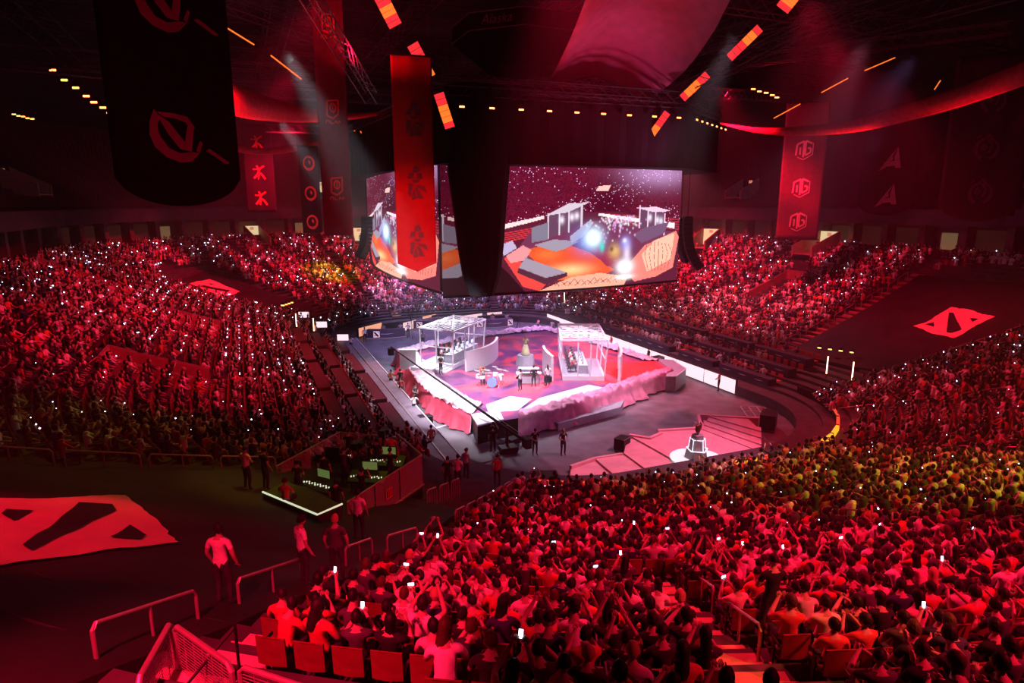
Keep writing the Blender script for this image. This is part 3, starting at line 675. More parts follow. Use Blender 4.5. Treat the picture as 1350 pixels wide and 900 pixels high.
def screen(name, W, H, fn, A, par):
    """fn(u, v) -> world point; v down. One quad per picture cell"""
    g = [[fn(i/W, j/H) for i in range(W+1)] for j in range(H+1)]
    me = bpy.data.meshes.new(name); me.from_pydata([p for r in g for p in r], [], [(j*(W+1)+i, (j+1)*(W+1)+i, (j+1)*(W+1)+i+1, j*(W+1)+i+1) for j in range(H) for i in range(W)])
    at = me.attributes.new('pic', 'FLOAT_COLOR', 'CORNER'); at.data.foreach_set('color', np.repeat(np.concatenate([A.reshape(-1, 3), np.ones((W*H, 1))], 1), 4, axis=0).astype(np.float32).ravel())
    me.materials.append(mat('screen_picture', attr='pic', emit=(1, 1, 1), es=1.35)); o = bpy.data.objects.new(name, me); COL.objects.link(o); o.parent = par; return o
ZT, ZB = 18.0, 9.05
sb = empty('video_scoreboard', (0, 0, 0), 0, 'huge four sided video scoreboard hanging over the stage under a black box', 'scoreboard')
def near_face(u, v): x = -10.2+20.6*u; return (x, -14.1-.9*math.sin(PI*u), ZT+(ZB-ZT)*v-.30*(1-u)*v)
def left_face(u, v): y = 14-27.8*u; return (-10.3-.8*math.sin(PI*u), y, ZT+(ZB-ZT)*v)
PIC = paint(250, 150); EXT = PIC[:, :62][:, ::-1]*.45; EXT[int(150*.86):] = (.02, .003, .006)
screen('screen', 312, 150, near_face, np.concatenate([EXT, PIC], 1), sb); screen('screen', 250, 150, left_face, paint(250, 150, 9), sb)
m = MB(); m.prism([(-9.9, -13.7), (0, -14.6), (10.2, -13.7), (10.2, 13.9), (-9.9, 13.9), (-10.7, 0)], ZB-.1, ZT+.2); m.build('cabinet', M['black'], sb)
for a, b in (((-10.2, -14.1), (10.4, -14.1)), ((-10.3, 14), (-10.3, -13.8))):
    m = MB(); L = [near_face(t, 1) if a[1] == b[1] else left_face(t, 1) for t in np.linspace(0, 1, 12)]; m.tube([(p[0], p[1], p[2]-.10) for p in L], .10, 5); m.build('lower_edge', M['blackm'], sb)
box = [(-10.5, -16.4), (8.0, -17.4), (15.5, -12.3), (15.5, 12), (9, 17), (-9, 17), (-13, 12), (-11.4, -8)]
m = MB()
n = len(box); pr = []
for k in range(n):
    a, b = box[k], box[(k+1) % n]; L = math.dist(a, b); c = max(2, int(L/.6))
    for j in range(c): t = j/c; pr.append((a[0]+(b[0]-a[0])*t, a[1]+(b[1]-a[1])*t, .05*math.sin(len(pr)*2.2)))
cx, cy = 0, 0
m.grid([[(p[0]*(1+p[2]*.1), p[1]*(1+p[2]*.1), z) for p in pr+[pr[0]]] for z in (18.05, 20, 22.2)]); m.build('drape', M['black'], sb)
m = MB(); m.prism(box, 18.0, 18.1); m.build('underside', M['black'], sb)
m = MB()
for k in range(n):
    a, b = box[k], box[(k+1) % n]
    for z in (22.3, 22.9): m.tube([(a[0], a[1], z), (b[0], b[1], z)], .05, 4)
    L = math.dist(a, b); c = int(L/1.1)
    for j in range(c): t, t2 = j/c, (j+1)/c; P = lambda t, z: (a[0]+(b[0]-a[0])*t, a[1]+(b[1]-a[1])*t, z); m.tube([P(t, 22.3), P((t+t2)/2, 22.9), P(t2, 22.3)], .03, 3, cap=False)
m.build('rim_truss', M['truss'], sb)
# lamps on the rim
lb = MB(); lb.box(-.16, .16, -.14, .14, 0, .34).tube([(0, 0, .34), (0, 0, .5)], .03, 4); lbm = lb.mesh('lamp_body', [M['blackm']])
ll = MB(); ll.box(-.17, .17, -.17, -.13, .02, .12); llm = ll.mesh('lens', [M['lampo']])
def lamp(loc, rz, label, group, white=False, sc=1.):
    o = empty('stage_lamp', loc, rz, label, 'lamp', group); o.scale = (sc,)*3
    link('lamp_body', lbm, o); link('lens', llm, o)
    return o
k = 0
ordn = names
for a, b, c, off, nm in ((box[0], box[1], 9, .12, 'near edge'), (box[1], box[2], 7, .12, 'right slanting edge')):
    L = Vector((b[0]-a[0], b[1]-a[1], 0)); rz = math.atan2(L.y, L.x); nn = Vector((L.y, -L.x, 0)).normalized()*.5
    for j in range(c):
        t = (j+.5)/c; lamp((a[0]+L.x*t+nn.x, a[1]+L.y*t+nn.y, 21.45), rz, '%s orange lamp from the left along the %s of the black scoreboard box' % (ordn[j], nm), 'lamps on the scoreboard box')
# black fabric columns over the speaker hangs at the near left corner
m = MB(); prof = [(23.2, 2.4), (20, 2.3), (17.5, 2.15), (15, 1.85), (12.5, 1.6), (10.5, 1.3), (9.7, 1.0), (9.2, .85)]
m.grid([[(-7.6-.9*(23.2-z)/14+r*math.cos(a)+.05*math.sin(a*11), -14.6-3.2*(23.2-z)/14+r*.8*math.sin(a)+.05*math.cos(a*11), z) for a in np.linspace(0, 2*PI, 40)] for z, r in prof])
m.prism([(-8.5+.8*math.cos(a), -17.8+.6*math.sin(a)) for a in np.linspace(0, 2*PI, 12)[:-1]], 9.15, 9.2)
tag(m.build('fabric_column', M['black'], None, True), 'black fabric column tapering down over the near corner of the scoreboard', 'fabric cover')
# J shaped line arrays
cabm = MB(); cabm.prism([(-.6, -.35), (.6, -.35), (.5, .35), (-.5, .35)], 0, .36).box(-.5, .5, -.37, -.35, .04, .32); cab = cabm.mesh('speaker_cabinet', [M['blackm']])
def line_array(x, y, zt, face, nb, label, s=1):
    o = empty('line_array', (x, y, zt), face, label, 'speaker array'); p = Vector((0, 0, 0)); an = 0.
    MB().box(-.6, .6, -.3, .3, .0, .12).tube([(0, 0, .1), (0, 0, 4.4)], .04, 4).build('flying_frame', M['blackm'], o)
    for k in range(nb):
        c = link('speaker_cabinet', cab, o, p - Vector((0, 0, .36))); c.rotation_euler = (-an, 0, 0)
        an += R(1.2+k*.55); p = p+Vector((0, -math.sin(an)*.38, -math.cos(an)*.38))
    return o
line_array(-11.6, 7.4, 14.0, R(-70), 11, 'curved black line array hanging left of the red figure banner'); line_array(11.6, -13.6, 14.2, R(62), 12, 'curved black line array right of the near screen')
line_array(12.6, -11.4, 14.0, R(75), 10, 'slimmer black line array behind the one right of the screen')

# ================================================================ trusses, roof
def truss(p0, p1, w=.8, label='', r=.045, group=None, mt='truss'):
    T, L = align(p0, p1); b = MB(); c = [(w/2, w/2), (-w/2, w/2), (-w/2, -w/2), (w/2, -w/2)]; n = max(2, int(L/(w*1.3)))
    q = lambda x, k: tuple(T @ Vector((x, c[k % 4][0], c[k % 4][1])))
    for k in range(4): b.tube([q(0, k), q(L, k)], r, 4)
    for i in range(n):
        for k in range(4): b.tube([q(L*i/n, k), q(L*(i+1)/n, k+1)], r*.6, 3, cap=False)
    return tag(b.build('truss', M[mt]), label, 'truss', group)
ctr = Vector((0, -2, 24.2))
for i, (p, q, l) in enumerate((((-14, -10, 22.8), (-25, -33, 30), 'grey lattice truss carrying red light panels toward upper left'), ((7, -16, 23), (16, -42, 31.5), 'grey lattice truss carrying red light panels toward upper right'),
    ((-5.1, -17, 23), (8, -17.2, 23), 'grey lattice truss along the near top edge of the scoreboard box'), ((8, -17.2, 23), (15.4, -12, 23), 'grey lattice truss along the slanting top edge of the box'),
    ((16, -10, 25), (33, -3, 26.5), 'grey lattice truss with small lamps reaching to the right stand'), ((14, -14, 26.5), (30, -26, 28), 'grey lattice truss above the right hand lamps'),
    ((-46, 0, 25.5), (-24, -4, 24), 'grey lattice truss with a row of lamps over the left stand'), ((-20, 20, 23.5), (-8, 18, 23.5), 'grey lattice truss behind the panda crest banner'),
    ((-30, -14, 29), (-10, -2, 27), 'grey roof truss crossing behind the big crest banner'), ((-24, -4, 31), (-4, 14, 31), 'grey roof truss above the circle banner'))):
    truss(p, q, .8 if i < 8 else 1.2, l)
rt = 0
for x in range(-42, 43, 12):
    hh = math.sqrt(52.5**2-max(abs(x)-4.5, 0)**2); truss((x, -22-hh, 34.5), (x, 12+hh, 34.5), 2.2, '%s long roof truss from the left below the ceiling' % ordn[rt], .09, None, 'truss'); rt += 1
rt = 0
for y in range(-36, 56, 13): hh = 4.5+math.sqrt(52.5**2-max(abs(y+5)-17, 0)**2); truss((-hh, y, 32.6), (hh, y, 32.6), 1.5, '%s cross truss from the near end below the ceiling' % ordn[rt], .07, None, 'truss'); rt += 1
# old octagonal scoreboard ring above
oc = empty('octagonal_sign_ring', (2.3, .1, 0), R(22.5), 'dark octagonal ring of sponsor panels hung above the scoreboard box', 'sign ring')
P8 = [(6.6*math.cos(R(45*k)), 6.6*math.sin(R(45*k))) for k in range(8)]
for k in range(8):
    a, b = P8[k], P8[(k+1) % 8]; MB().slab([(a[0], a[1], 30.0), (b[0], b[1], 30.0), (b[0], b[1], 31.3), (a[0], a[1], 31.3)], .1).build('sign_panel', M['blackm'], oc)
m = MB()
for z in (29.95, 31.35): m.tube([(p[0]*1.01, p[1]*1.01, z) for p in P8], .045, 4, closed=True)
m.build('edge_strip', M['steel'], oc); m = MB(); m.grid([[(p[0]*s, p[1]*s, z) for p in P8+[P8[0]]] for s, z in ((1, 29.9), (.55, 27.6))]); m.prism([(p[0]*.55, p[1]*.55) for p in P8], 27.5, 27.6); m.build('lower_hood', M['black'], oc)
def text(s, loc, rot, size, m, parent=None, name='lettering', shear=0.):
    c = bpy.data.curves.new(name, 'FONT'); c.body = s; c.size = size; c.align_x = 'CENTER'; c.align_y = 'CENTER'; c.extrude = .01; c.shear = shear
    t = bpy.data.objects.new('t', c); COL.objects.link(t); me = bpy.data.meshes.new_from_object(t.evaluated_get(bpy.context.evaluated_depsgraph_get())); bpy.data.objects.remove(t); bpy.data.curves.remove(c)
    me.materials.clear(); me.materials.append(m); o = bpy.data.objects.new(name, me); COL.objects.link(o); o.location = loc; o.rotation_euler = rot
    if parent: o.parent = parent
    return o
bpy.context.view_layer.update()
for k, s in ((4, 'Alaska'), (5, 'Toyota')):
    a, b = P8[k], P8[(k+1) % 8]; mx, my = (a[0]+b[0])/2*1.02, (a[1]+b[1])/2*1.02; an = math.atan2(b[1]-a[1], b[0]-a[0])
    if s == 'Alaska': text(s, (mx, my, 30.65), (PI/2, 0, an), 1.1, mat('faint_lettering', (.35, .25, .27), .7, vary=.1, vs=4), oc, shear=.3)
# flying LED panels
def ledpanel(p0, p1, w, label, hot=.5):
    o = empty('hanging_light', p0, 0, label, 'light panel', None); d = Vector(p1)-Vector(p0); L = d.length; v = (CAM-Vector(p0)).normalized(); s = d.cross(v).normalized()*w/2; nn = s.cross(d).normalized()*.06
    n = 6
    b = MB(); b.slab([-s, d-s, d+s, s], .12); b.build('panel_body', M['blackm'], o)
    for i in range(n):
        a, c = d*(i/n), d*((i+1)/n-.01); up = (a-s*.92).cross(c).normalized(); off = nn if nn.dot(v) > 0 else -nn; off = off.normalized()*.15
        MB().add([a-s*.92+off, c-s*.92+off, c+s*.92+off, a+s*.92+off], [(0, 1, 2, 3)]).build('light_cell', M['ledo'] if abs(i/(n-1)-hot) < .22 else M['ledr'], o)
ledpanel((-14.34, -15.78, 28.07), (-13.09, -14.39, 26.72), 0.95, 'topmost left red light panel above the red figure banner', 0.5)
ledpanel((-11.91, -13.99, 25.81), (-10.39, -12.82, 24.02), 0.85, 'second red light panel partly behind the red figure banner', 0.9)
ledpanel((-11.14, -17.34, 22.25), (-10.18, -16.54, 20.26), .7, 'lowest left orange light panel beside the black fabric column', .6)
ledpanel((6.26, -29.04, 26.95), (7.13, -27.26, 26.64), 0.9, 'topmost right red light panel at the upper frame edge', 0.4)
ledpanel((8.88, -23.57, 26.58), (8.3, -21.46, 25.09), 0.62, 'third red light panel up the right hand truss', 0.3)
ledpanel((8.2, -19.37, 24.37), (7.02, -18.12, 22.84), 0.62, 'second orange light panel up the right hand truss', 0.6)
ledpanel((5.97, -17.91, 21.86), (5.13, -16.87, 20.07), 0.55, 'lowest right orange light panel over the near screen', 0.7)
def rod(p0, p1, label, hot=True): tag(MB().tube([p0, p1], .05, 5).build('light_tube', M['ledo'] if hot else M['ledr']), label, 'light tube')
rod((-23.62, -12.33, 26.27), (-21.68, -11.11, 25.47), 'long thin red light tube right of the big crest banner')
rod((-20.73, -11.66, 24.79), (-18.81, -10.5, 23.67), 'thin orange light tube left of the panda crest banner')
rod((-12.42, 4.16, 21.95), (-11.55, 3.48, 20.57), 'short orange light tube between the crest and figure banners')
rod((31.37, -12.79, 27.47), (34.07, -13.65, 28.65), 'bright red light tube above the right fabric swag')
rod((27.49, -11.64, 25.47), (29.88, -12.33, 26.78), 'dim orange light tube over the right vertical banner')
rod((37.81, -15.68, 26.58), (37.22, -15.63, 25.75), 'tiny orange light tube above the right end of the swag')
rod((26.31, -7.14, 23.65), (28.86, -7.88, 25.05), 'thin orange light tube left of the hexagon letter banner')
for j, p in enumerate([(-37.75, 13.64, 26.94), (-36.87, 13.07, 26.07), (-35.98, 12.55, 25.4), (-35.16, 12.04, 24.67), (-34.58, 11.67, 24.13), (-33.86, 11.27, 23.66), (-33.33, 10.94, 23.2), (-32.86, 10.65, 22.8), (-32.51, 10.41, 22.4)]): lamp(p, R(-20), '%s orange lamp in the sloping truss left of the big crest banner' % ordn[j], 'lamps on trusses', False, 1.6)
for j, p in enumerate([(-42.57, 19.32, 23.67), (-42.17, 19.12, 23.53), (-41.77, 18.94, 23.46), (-41.38, 18.75, 23.31), (-40.98, 18.56, 23.24)]): lamp(p, R(-20), '%s orange lamp in the left stand cluster near the frame edge' % ordn[j], 'lamps on trusses', False, 1.0)
for j, p in enumerate([(-34.08, 15.41, 22.03), (-33.75, 15.24, 21.89), (-33.42, 15.09, 21.82), (-33.02, 14.92, 21.82)]): lamp(p, R(-20), '%s orange lamp in the small cluster left of the big crest banner' % ordn[j], 'lamps on trusses', False, 1.0)
for j, p in enumerate([(-10.64, 23.75, 23.68), (-9.61, 23.36, 23.86), (-8.41, 22.9, 24.04), (-7.2, 22.46, 24.31), (-5.91, 21.99, 24.57)]): lamp(p, R(-20), '%s orange lamp in the truss between crest and figure banners' % ordn[j], 'lamps on trusses', False, 1.1)
for j, p in enumerate([(-7.88, 28.46, 20.26), (-6.86, 28.1, 20.55), (-5.74, 27.7, 20.84)]): lamp(p, R(-20), '%s orange lamp in the low truss between crest and figure banners' % ordn[j], 'lamps on trusses', False, 1.1)
for j, p in enumerate([(40.2, -6.47, 22.82), (40.66, -6.64, 22.9), (41.2, -6.85, 22.98)]): lamp(p, R(-20), '%s orange lamp in the swag underside on the right' % ordn[j], 'lamps on trusses', False, 1.0)
for j, p in enumerate([(20.08, -10.8, 25.33), (20.56, -11.05, 25.13), (21.12, -11.31, 25.0), (21.61, -11.56, 24.8), (21.97, -11.76, 24.6)]): lamp(p, R(-20), '%s orange lamp in the red girder at upper right' % ordn[j], 'lamps on trusses', False, 1.1)
def swag(tops, bots, label, mt, nc=10):
    m = MB(); T = spline(tops); B_ = spline(bots); rows = []
    for i, (a, b) in enumerate(zip(T, B_)):
        n = (b-a).cross(T[min(i+1, len(T)-1)]-T[max(i-1, 0)]).normalized() if (b-a).length > 1e-4 else Vector((0, 0, 0)); w_ = (b-a).length
        rows.append([tuple(a.lerp(b, k/nc)+n*(math.sin(k/nc*PI)*.22*w_+.02*math.sin(k*2.3+i*.08)*w_*.3)) for k in range(nc+1)])
    m.grid(rows); o = m.build('fabric_swag', M[mt], None, True); s = o.modifiers.new('t', 'SOLIDIFY'); s.thickness = .015
    return tag(o, label, 'fabric')
def spline(P, n=8):
    P = [Vector(p) for p in P]; out = []
    for i in range(len(P)-1):
        p0, p1, p2, p3 = P[max(i-1, 0)], P[i], P[i+1], P[min(i+2, len(P)-1)]
        for k in range(n): t = k/n; out.append(.5*((2*p1)+(p2-p0)*t+(2*p0-5*p1+4*p2-p3)*t*t+(3*p1-p0-3*p2+p3)*t**3))
    return out+[P[-1]]
swag([(-26.91, -22.85, 22.7), (-23.54, -17.75, 22.11), (-20.82, -12.26, 22.03), (-17.5, -8.09, 22.08), (-14.06, -3.89, 22.5), (-10.06, 1.33, 23.53)], [(-27.03, -23.13, 21.32), (-23.69, -18.11, 20.28), (-20.94, -12.54, 20.58), (-17.57, -8.27, 21.16), (-14.1, -3.98, 22.02), (-10.07, 1.29, 23.33)], 'broad red fabric swag sagging behind the panda crest banner', 'red')
swag([(-23.93, 10.94, 20.96), (-20.5, 11.68, 20.77), (-16.89, 11.41, 21.31), (-12.99, 12.2, 22.19), (-8.66, 13.95, 23.14)], [(-23.98, 10.81, 20.32), (-20.55, 11.55, 20.11), (-16.94, 11.28, 20.64), (-13.04, 12.08, 21.57), (-8.69, 13.88, 22.82)], 'narrow lower red fabric swag left of the circle banner', 'red')
swag([(20.72, -4.88, 23.35), (22.58, -9.19, 22.41), (24.1, -13.2, 22.2), (24.97, -17.97, 22.28), (25.29, -22.36, 23.03), (24.98, -26.52, 23.63), (23.86, -31.41, 24.42)], [(20.72, -4.9, 23.28), (22.53, -9.3, 21.85), (24.03, -13.37, 21.33), (24.89, -18.18, 21.22), (25.17, -22.63, 21.65), (24.86, -26.81, 22.15), (23.73, -31.73, 22.82)], 'long red fabric swag sweeping across the right side', 'red')
swag([(-5.18, -27.32, 28.19), (-3.61, -22.69, 27.08), (-2.35, -18.0, 25.66), (-1.76, -14.16, 24.19), (-1.39, -11.14, 23.55)], [(2.94, -29.5, 28.58), (4.97, -25.08, 27.39), (6.42, -21.54, 26.15), (7.11, -17.76, 24.57), (5.67, -15.36, 22.76)], 'huge red and mauve fabric sheet hanging from the roof above the near screen', 'swag')
# ================================================================ team banners
def strokes(*segs, w=.1):
    out = []
    for s in segs:
        pts = s[:-1] if not isinstance(s[-1], (tuple, list)) else s; ww = s[-1] if not isinstance(s[-1], (tuple, list)) else w
        for (x0, y0), (x1, y1) in zip(pts, pts[1:]):
            dx, dy = x1-x0, y1-y0; L = math.hypot(dx, dy) or 1; nx, ny = -dy/L*ww/2, dx/L*ww/2; out.append([(x0+nx, y0+ny), (x0-nx, y0-ny), (x1-nx, y1-ny), (x1+nx, y1+ny)])
    return out
def arc(cx, cy, rx, ry, a0, a1, w0, w1, n=16, rot=0):
    out = []; pts = []
    for i in range(n+1):
        t = i/n; a = R(a0+(a1-a0)*t); w = w0+(w1-w0)*t; c = [(rx+w/2)*math.cos(a), (ry+w/2)*math.sin(a)]; d = [(rx-w/2)*math.cos(a), (ry-w/2)*math.sin(a)]
        pts.append((c, d))
    cr, sr = math.cos(R(rot)), math.sin(R(rot)); T = lambda p: (cx+p[0]*cr-p[1]*sr, cy+p[0]*sr+p[1]*cr)
    for (a, b), (c, d) in zip(pts, pts[1:]): out.append([T(a), T(b), T(d), T(c)])
    return out
LOGO = {
 'crescent': [[(-.7, 1.1), (-.9, .6), (-.95, .1), (-.62, .2), (-.62, .5), (-.5, .75)], [(-.95, .1), (-.8, -.4), (-.4, -.8), (-.3, -.42), (-.55, 0), (-.62, .2)], [(-.4, -.8), (.1, -1.0), (.5, -.95), (.85, -.6), (.55, -.55), (.1, -.62), (-.3, -.42)],
              [(-.65, .95), (-.2, .62), (.25, -.05), (.55, -.55), (.12, -.45), (-.25, .1)], [(-.65, 1.0), (0, .97), (.5, .85), (.77, .4), (.6, .35), (.4, .62), (0, .78), (-.35, .8)], [(.55, -.55), (.72, .42), (.48, .5), (.32, -.15)], [(1.1, -.5), (1.25, -.42), (2.0, -1.0), (1.85, -1.05)], [(.85, -.6), (1.0, -.2), (.9, -.1), (.72, -.5)]],
 'figure': [[(-.05, .62), (.12, .66), (.22, .50), (.10, .40), (-.10, .44)], [(-.22, .38), (-.02, .42), (-.06, .20), (-.30, .16)], [(.06, .36), (.26, .40), (.32, .18), (.10, .16)], [(-.12, .14), (.20, .12), (.10, .02), (-.06, .02)],
            [(-.26, .0), (-.06, -.02), (-.20, -.50), (-.30, -.40)], [(-.02, -.06), (.40, -.10), (.44, -.34), (.10, -.14)], [(-.02, -.14), (.12, -.18), (.34, -.58), (.10, -.56)], [(-.04, -.18), (.06, -.56), (-.14, -.62), (-.16, -.50)]],
 'eye': arc(0, 0, .40, .40, -80, 200, .18, .10)+arc(0, 0, .40, .40, 200, 280, .10, .18)+[[(.02, .22), (.16, .06), (.10, -.12), (-.04, .04)]],
 'figurex': strokes([(-.40, -.40), (-.12, -.12), (.02, .22), .14], [(.02, .22), (.36, .42), .12], [(-.12, -.02), (.14, -.10), (.40, -.44), .14], [(-.44, .20), (-.08, .20), .10], [(-.16, .44), (-.02, .20), .12], [(-.02, -.06), (-.10, -.46), .10]),
 'crest': strokes([(-.34, -.30), (-.30, .40), .10], [(-.30, .40), (.36, .44), .09], [(.36, .44), (.34, -.22), .10], [(.34, -.22), (.02, -.42), (-.34, -.30), .09])+arc(.03, .08, .17, .20, 0, 360, .09, .09, 12)+strokes([(.03, .22), (.03, -.1), .06])+strokes([(-.40, -.66), (-.40, -.52), (-.24, -.52), (-.24, -.66), .05], [(-.14, -.52), (-.14, -.66), (.02, -.66), .05], [(.10, -.66), (.18, -.52), (.26, -.66), .05], [(.34, -.66), (.34, -.52), (.46, -.60), .05]),
 'hexg': strokes([(-.44, -.30), (-.40, .26), (-.04, .42), (-.04, -.40), .10], [(-.22, -.26), (-.22, .12), .10], [(.40, .30), (.06, .44), (.06, -.30), (.34, -.16), (.34, .06), (.18, .06), .10], [(.46, .32), (.46, -.26), (-.02, -.52), (-.36, -.38), .05]),
 'wing': [[(-.36, -.42), (-.12, -.30), (.24, .48), (.04, .20)], [(.24, .48), (.40, -.32), (.20, -.30), (.14, .10)], [(-.20, -.12), (.18, -.04), (.24, -.22), (-.10, -.26)], [(-.02, .02), (.10, .12), (.10, -.02), (.0, -.06)]],
 'horse': arc(0, -.05, .30, .36, 100, 250, .08, .14)+arc(.02, -.05, .34, .36, -70, 80, .12, .06)+strokes([(-.06, .30), (.06, .48), (.14, .30), .08], [(-.04, .14), (-.16, -.02), (-.06, -.10), (.02, .06), .08], [(.02, .30), (.18, .12), (.10, -.20), .08], [(-.30, .34), (-.20, .44), .06]),
}
def banner(name, bx, by, zt, zb, w, face, cols, logo, lz, ls, label, tip='round', lw=1., tilt=0., bulge=.0, mir=1):
    """face: direction the printed side looks to"""
    o = empty(name, (bx, by, zb), face+PI/2, label, 'banner'); H = zt-zb; nx, nz = 18, 24; rows = []
    def surf(x, z, off=0.): return (x, -off+.035*math.sin(x*5/w*2.2+z*.35)+bulge*((x/(w/2))**2), z)
    for j in range(nz+1):
        t = j/nz; row = []
        for i in range(nx+1):
            s = i/nx*2-1; e = {'round': .30*(1-math.sqrt(max(0, 1-s*s*.96))), 'point': .22*abs(s), 'flat': 0}[tip]*w*1.0
            z = e*(1-t)**6+t*H if tip != 'flat' else t*H; row.append(surf(s*w/2, z))
        rows.append(row)
    b = MB(); b.grid(rows); c = b.build('cloth', cols[0], o, True); sd = c.modifiers.new('t', 'SOLIDIFY'); sd.thickness = .02
    m = MB(); m.tube([(-w/2-.1, 0, H), (w/2+.1, 0, H)], .06, 6).tube([(-w/2, 0, H), (-w/2, 0, H+4)], .015, 3).tube([(w/2, 0, H), (w/2, 0, H+4)], .015, 3); m.build('hanging_bar', M['blackm'], o)
    for z in lz:
        m = MB()
        for P in LOGO[logo]:
            Q = [(mir*p[0]*ls*lw, z-zb+p[1]*ls) for p in P]; m.add([surf(q[0], q[1], .06) for q in Q], [tuple(range(len(Q)))])
        m.build('printed_emblem', cols[1], o)
    return o
BK = mat('banner_black', (.016, .006, .010), .9, vary=.2, vs=2); PKE = mat('print_rose', (.5, .09, .2), .8, vary=.1, vs=3); RD = mat('banner_red', (.48, .015, .02), .8, vary=.1, vs=2)
MR = mat('banner_maroon', (.16, .02, .05), .85, vary=.15, vs=2); PRD = mat('print_red', (.75, .06, .05), .7, vary=.1, vs=3); PWT = mat('print_pale', (.80, .35, .38), .7, vary=.1, vs=3); PDK = mat('print_dark', (.17, .10, .12), .8, vary=.2, vs=6); PMV = mat('print_mauve', (.45, .16, .26), .8, vary=.2, vs=6)
def toward(x, y, d=0): return math.atan2(CAM.y-y, CAM.x-x)+R(d)
banner('team_banner', -25.0, -37.3, 24.5, 15.25, 3.3, toward(-25.0, -37.3, -6), (BK, PKE), 'crescent', (17.2, 20.75), .70, 'huge near black banner with rose crescent emblems at upper left', 'round', 1, bulge=-.25)
banner('team_banner', -12.05, -14.2, 25.0, 10.6, 2.75, toward(-12.05, -14.2, 8), (RD, PDK), 'figure', (12.7, 16.7, 20.9), 1.8, 'bright red banner with three dark warrior figures before the left screen', 'point', .95)
banner('team_banner', 29.6, -8.2, 25.2, 11.7, 4.0, toward(29.6, -8.2, 5), (MR, PWT), 'hexg', (13.6, 17.0, 20.7), 1.9, 'maroon banner with three pale hexagon letter emblems at right', 'flat', .9)
banner('team_banner', -17.15, -12.7, 33, 13.2, 1.95, toward(-17.15, -12.7, 0), (MR, PRD), 'crest', (16.5, 21.5, 26.8), 1.35, 'tall maroon banner with red panda crests left of the warrior banner', 'flat', .8)
banner('team_banner', -17.2, 4.4, 20.5, 12.7, 1.75, toward(-17.2, 4.4, 5), (BK, PRD), 'eye', (13.7, 16.3, 19.0), 1.4, 'black banner with three red ring emblems left of the panda banner', 'flat', .8)
banner('team_banner', -20.9, 22.7, 24.2, 14.4, 3.2, toward(-20.9, 22.7, 0), (BK, PRD), 'figurex', (16.0, 18.9, 22.2), 1.7, 'black banner with red angular figure emblems on the far left', 'flat', .9)
banner('team_banner', 37.6, -11.6, 24.5, 14.2, 5., toward(37.6, -11.6, 5), (BK, PMV), 'wing', (16.1, 19.7), 2.6, 'black banner with mauve wing emblems on the right', 'round', 1)
banner('team_banner', 37.9, -20.6, 28, 13.8, 6., toward(37.9, -20.6, 0), (mat('banner_wine', (.07, .012, .02), .9, vary=.2, vs=1), mat('print_wine', (.20, .035, .06), .8, vary=.2, vs=4)), 'horse', (16.4, 20.2, 24.2), 2.4, 'dark wine banner with faint horse head emblems by the right frame edge', 'round', 1)
# ================================================================ main stage
OUT = [(-10.26, 2.0), (-10.9, -5.5), (-11.25, -10.4), (-11.2, -14.2), (-10.6, -17.6), (-9.9, -19.4), (-10.3, -21.68), (-8.45, -21.2), (-6.8, -21.1), (-4.0, -20.7), (-.5, -19.3), (2.95, -17.9), (6.4, -16.4), (9.9, -15.0), (11.1, -11.3), (10.9, -7.9), (10.55, -2.8), (8.8, 8.0), (5.8, 7.8), (1, 7.3), (-6.8, 4.4)]
def stage_floor_mat():
    m = bpy.data.materials.new('painted_stage_floor'); m.use_nodes = True; nt = m.node_tree; b = nt.nodes['Principled BSDF']; b.inputs['Roughness'].default_value = .28
    tc = nt.nodes.new('ShaderNodeTexCoord'); nz = nt.nodes.new('ShaderNodeTexNoise'); nz.inputs['Scale'].default_value = .22; nz.inputs['Detail'].default_value = 7; nz.inputs['Distortion'].default_value = 1.4
    cr = nt.nodes.new('ShaderNodeValToRGB'); e = cr.color_ramp.elements; e[0].position = .36; e[0].color = (.07, .03, .12, 1); e[1].position = .64; e[1].color = (.58, .09, .13, 1)
    x = cr.color_ramp.elements.new(.50); x.color = (.24, .06, .16, 1); x = cr.color_ramp.elements.new(.56); x.color = (.60, .06, .09, 1)
    nt.links.new(tc.outputs['Object'], nz.inputs[0]); nt.links.new(nz.outputs[0], cr.inputs[0]); nt.links.new(cr.outputs[0], b.inputs[0]); return m
stg = empty('stage', (0, 0, 0), 0, 'large faceted main stage with draped cloth edges in the arena centre', 'stage')
SF = stage_floor_mat()
m = MB(); m.prism(OUT, 0, 1.22, 0, 1); m.build('deck', [M['blackm'], SF], stg)
cen = Vector((-.6, -6.8))
def inset(p, s): return (p[0]+(cen.x-p[0])*s, p[1]+(cen.y-p[1])*s)
def dense(P, step=.13):
    out = []
    for a, b in zip(P, P[1:]):
        n = max(1, int(math.dist(a, b)/step)); out += [(a[0]+(b[0]-a[0])*k/n, a[1]+(b[1]-a[1])*k/n) for k in range(n)]
    return out+[P[-1]]
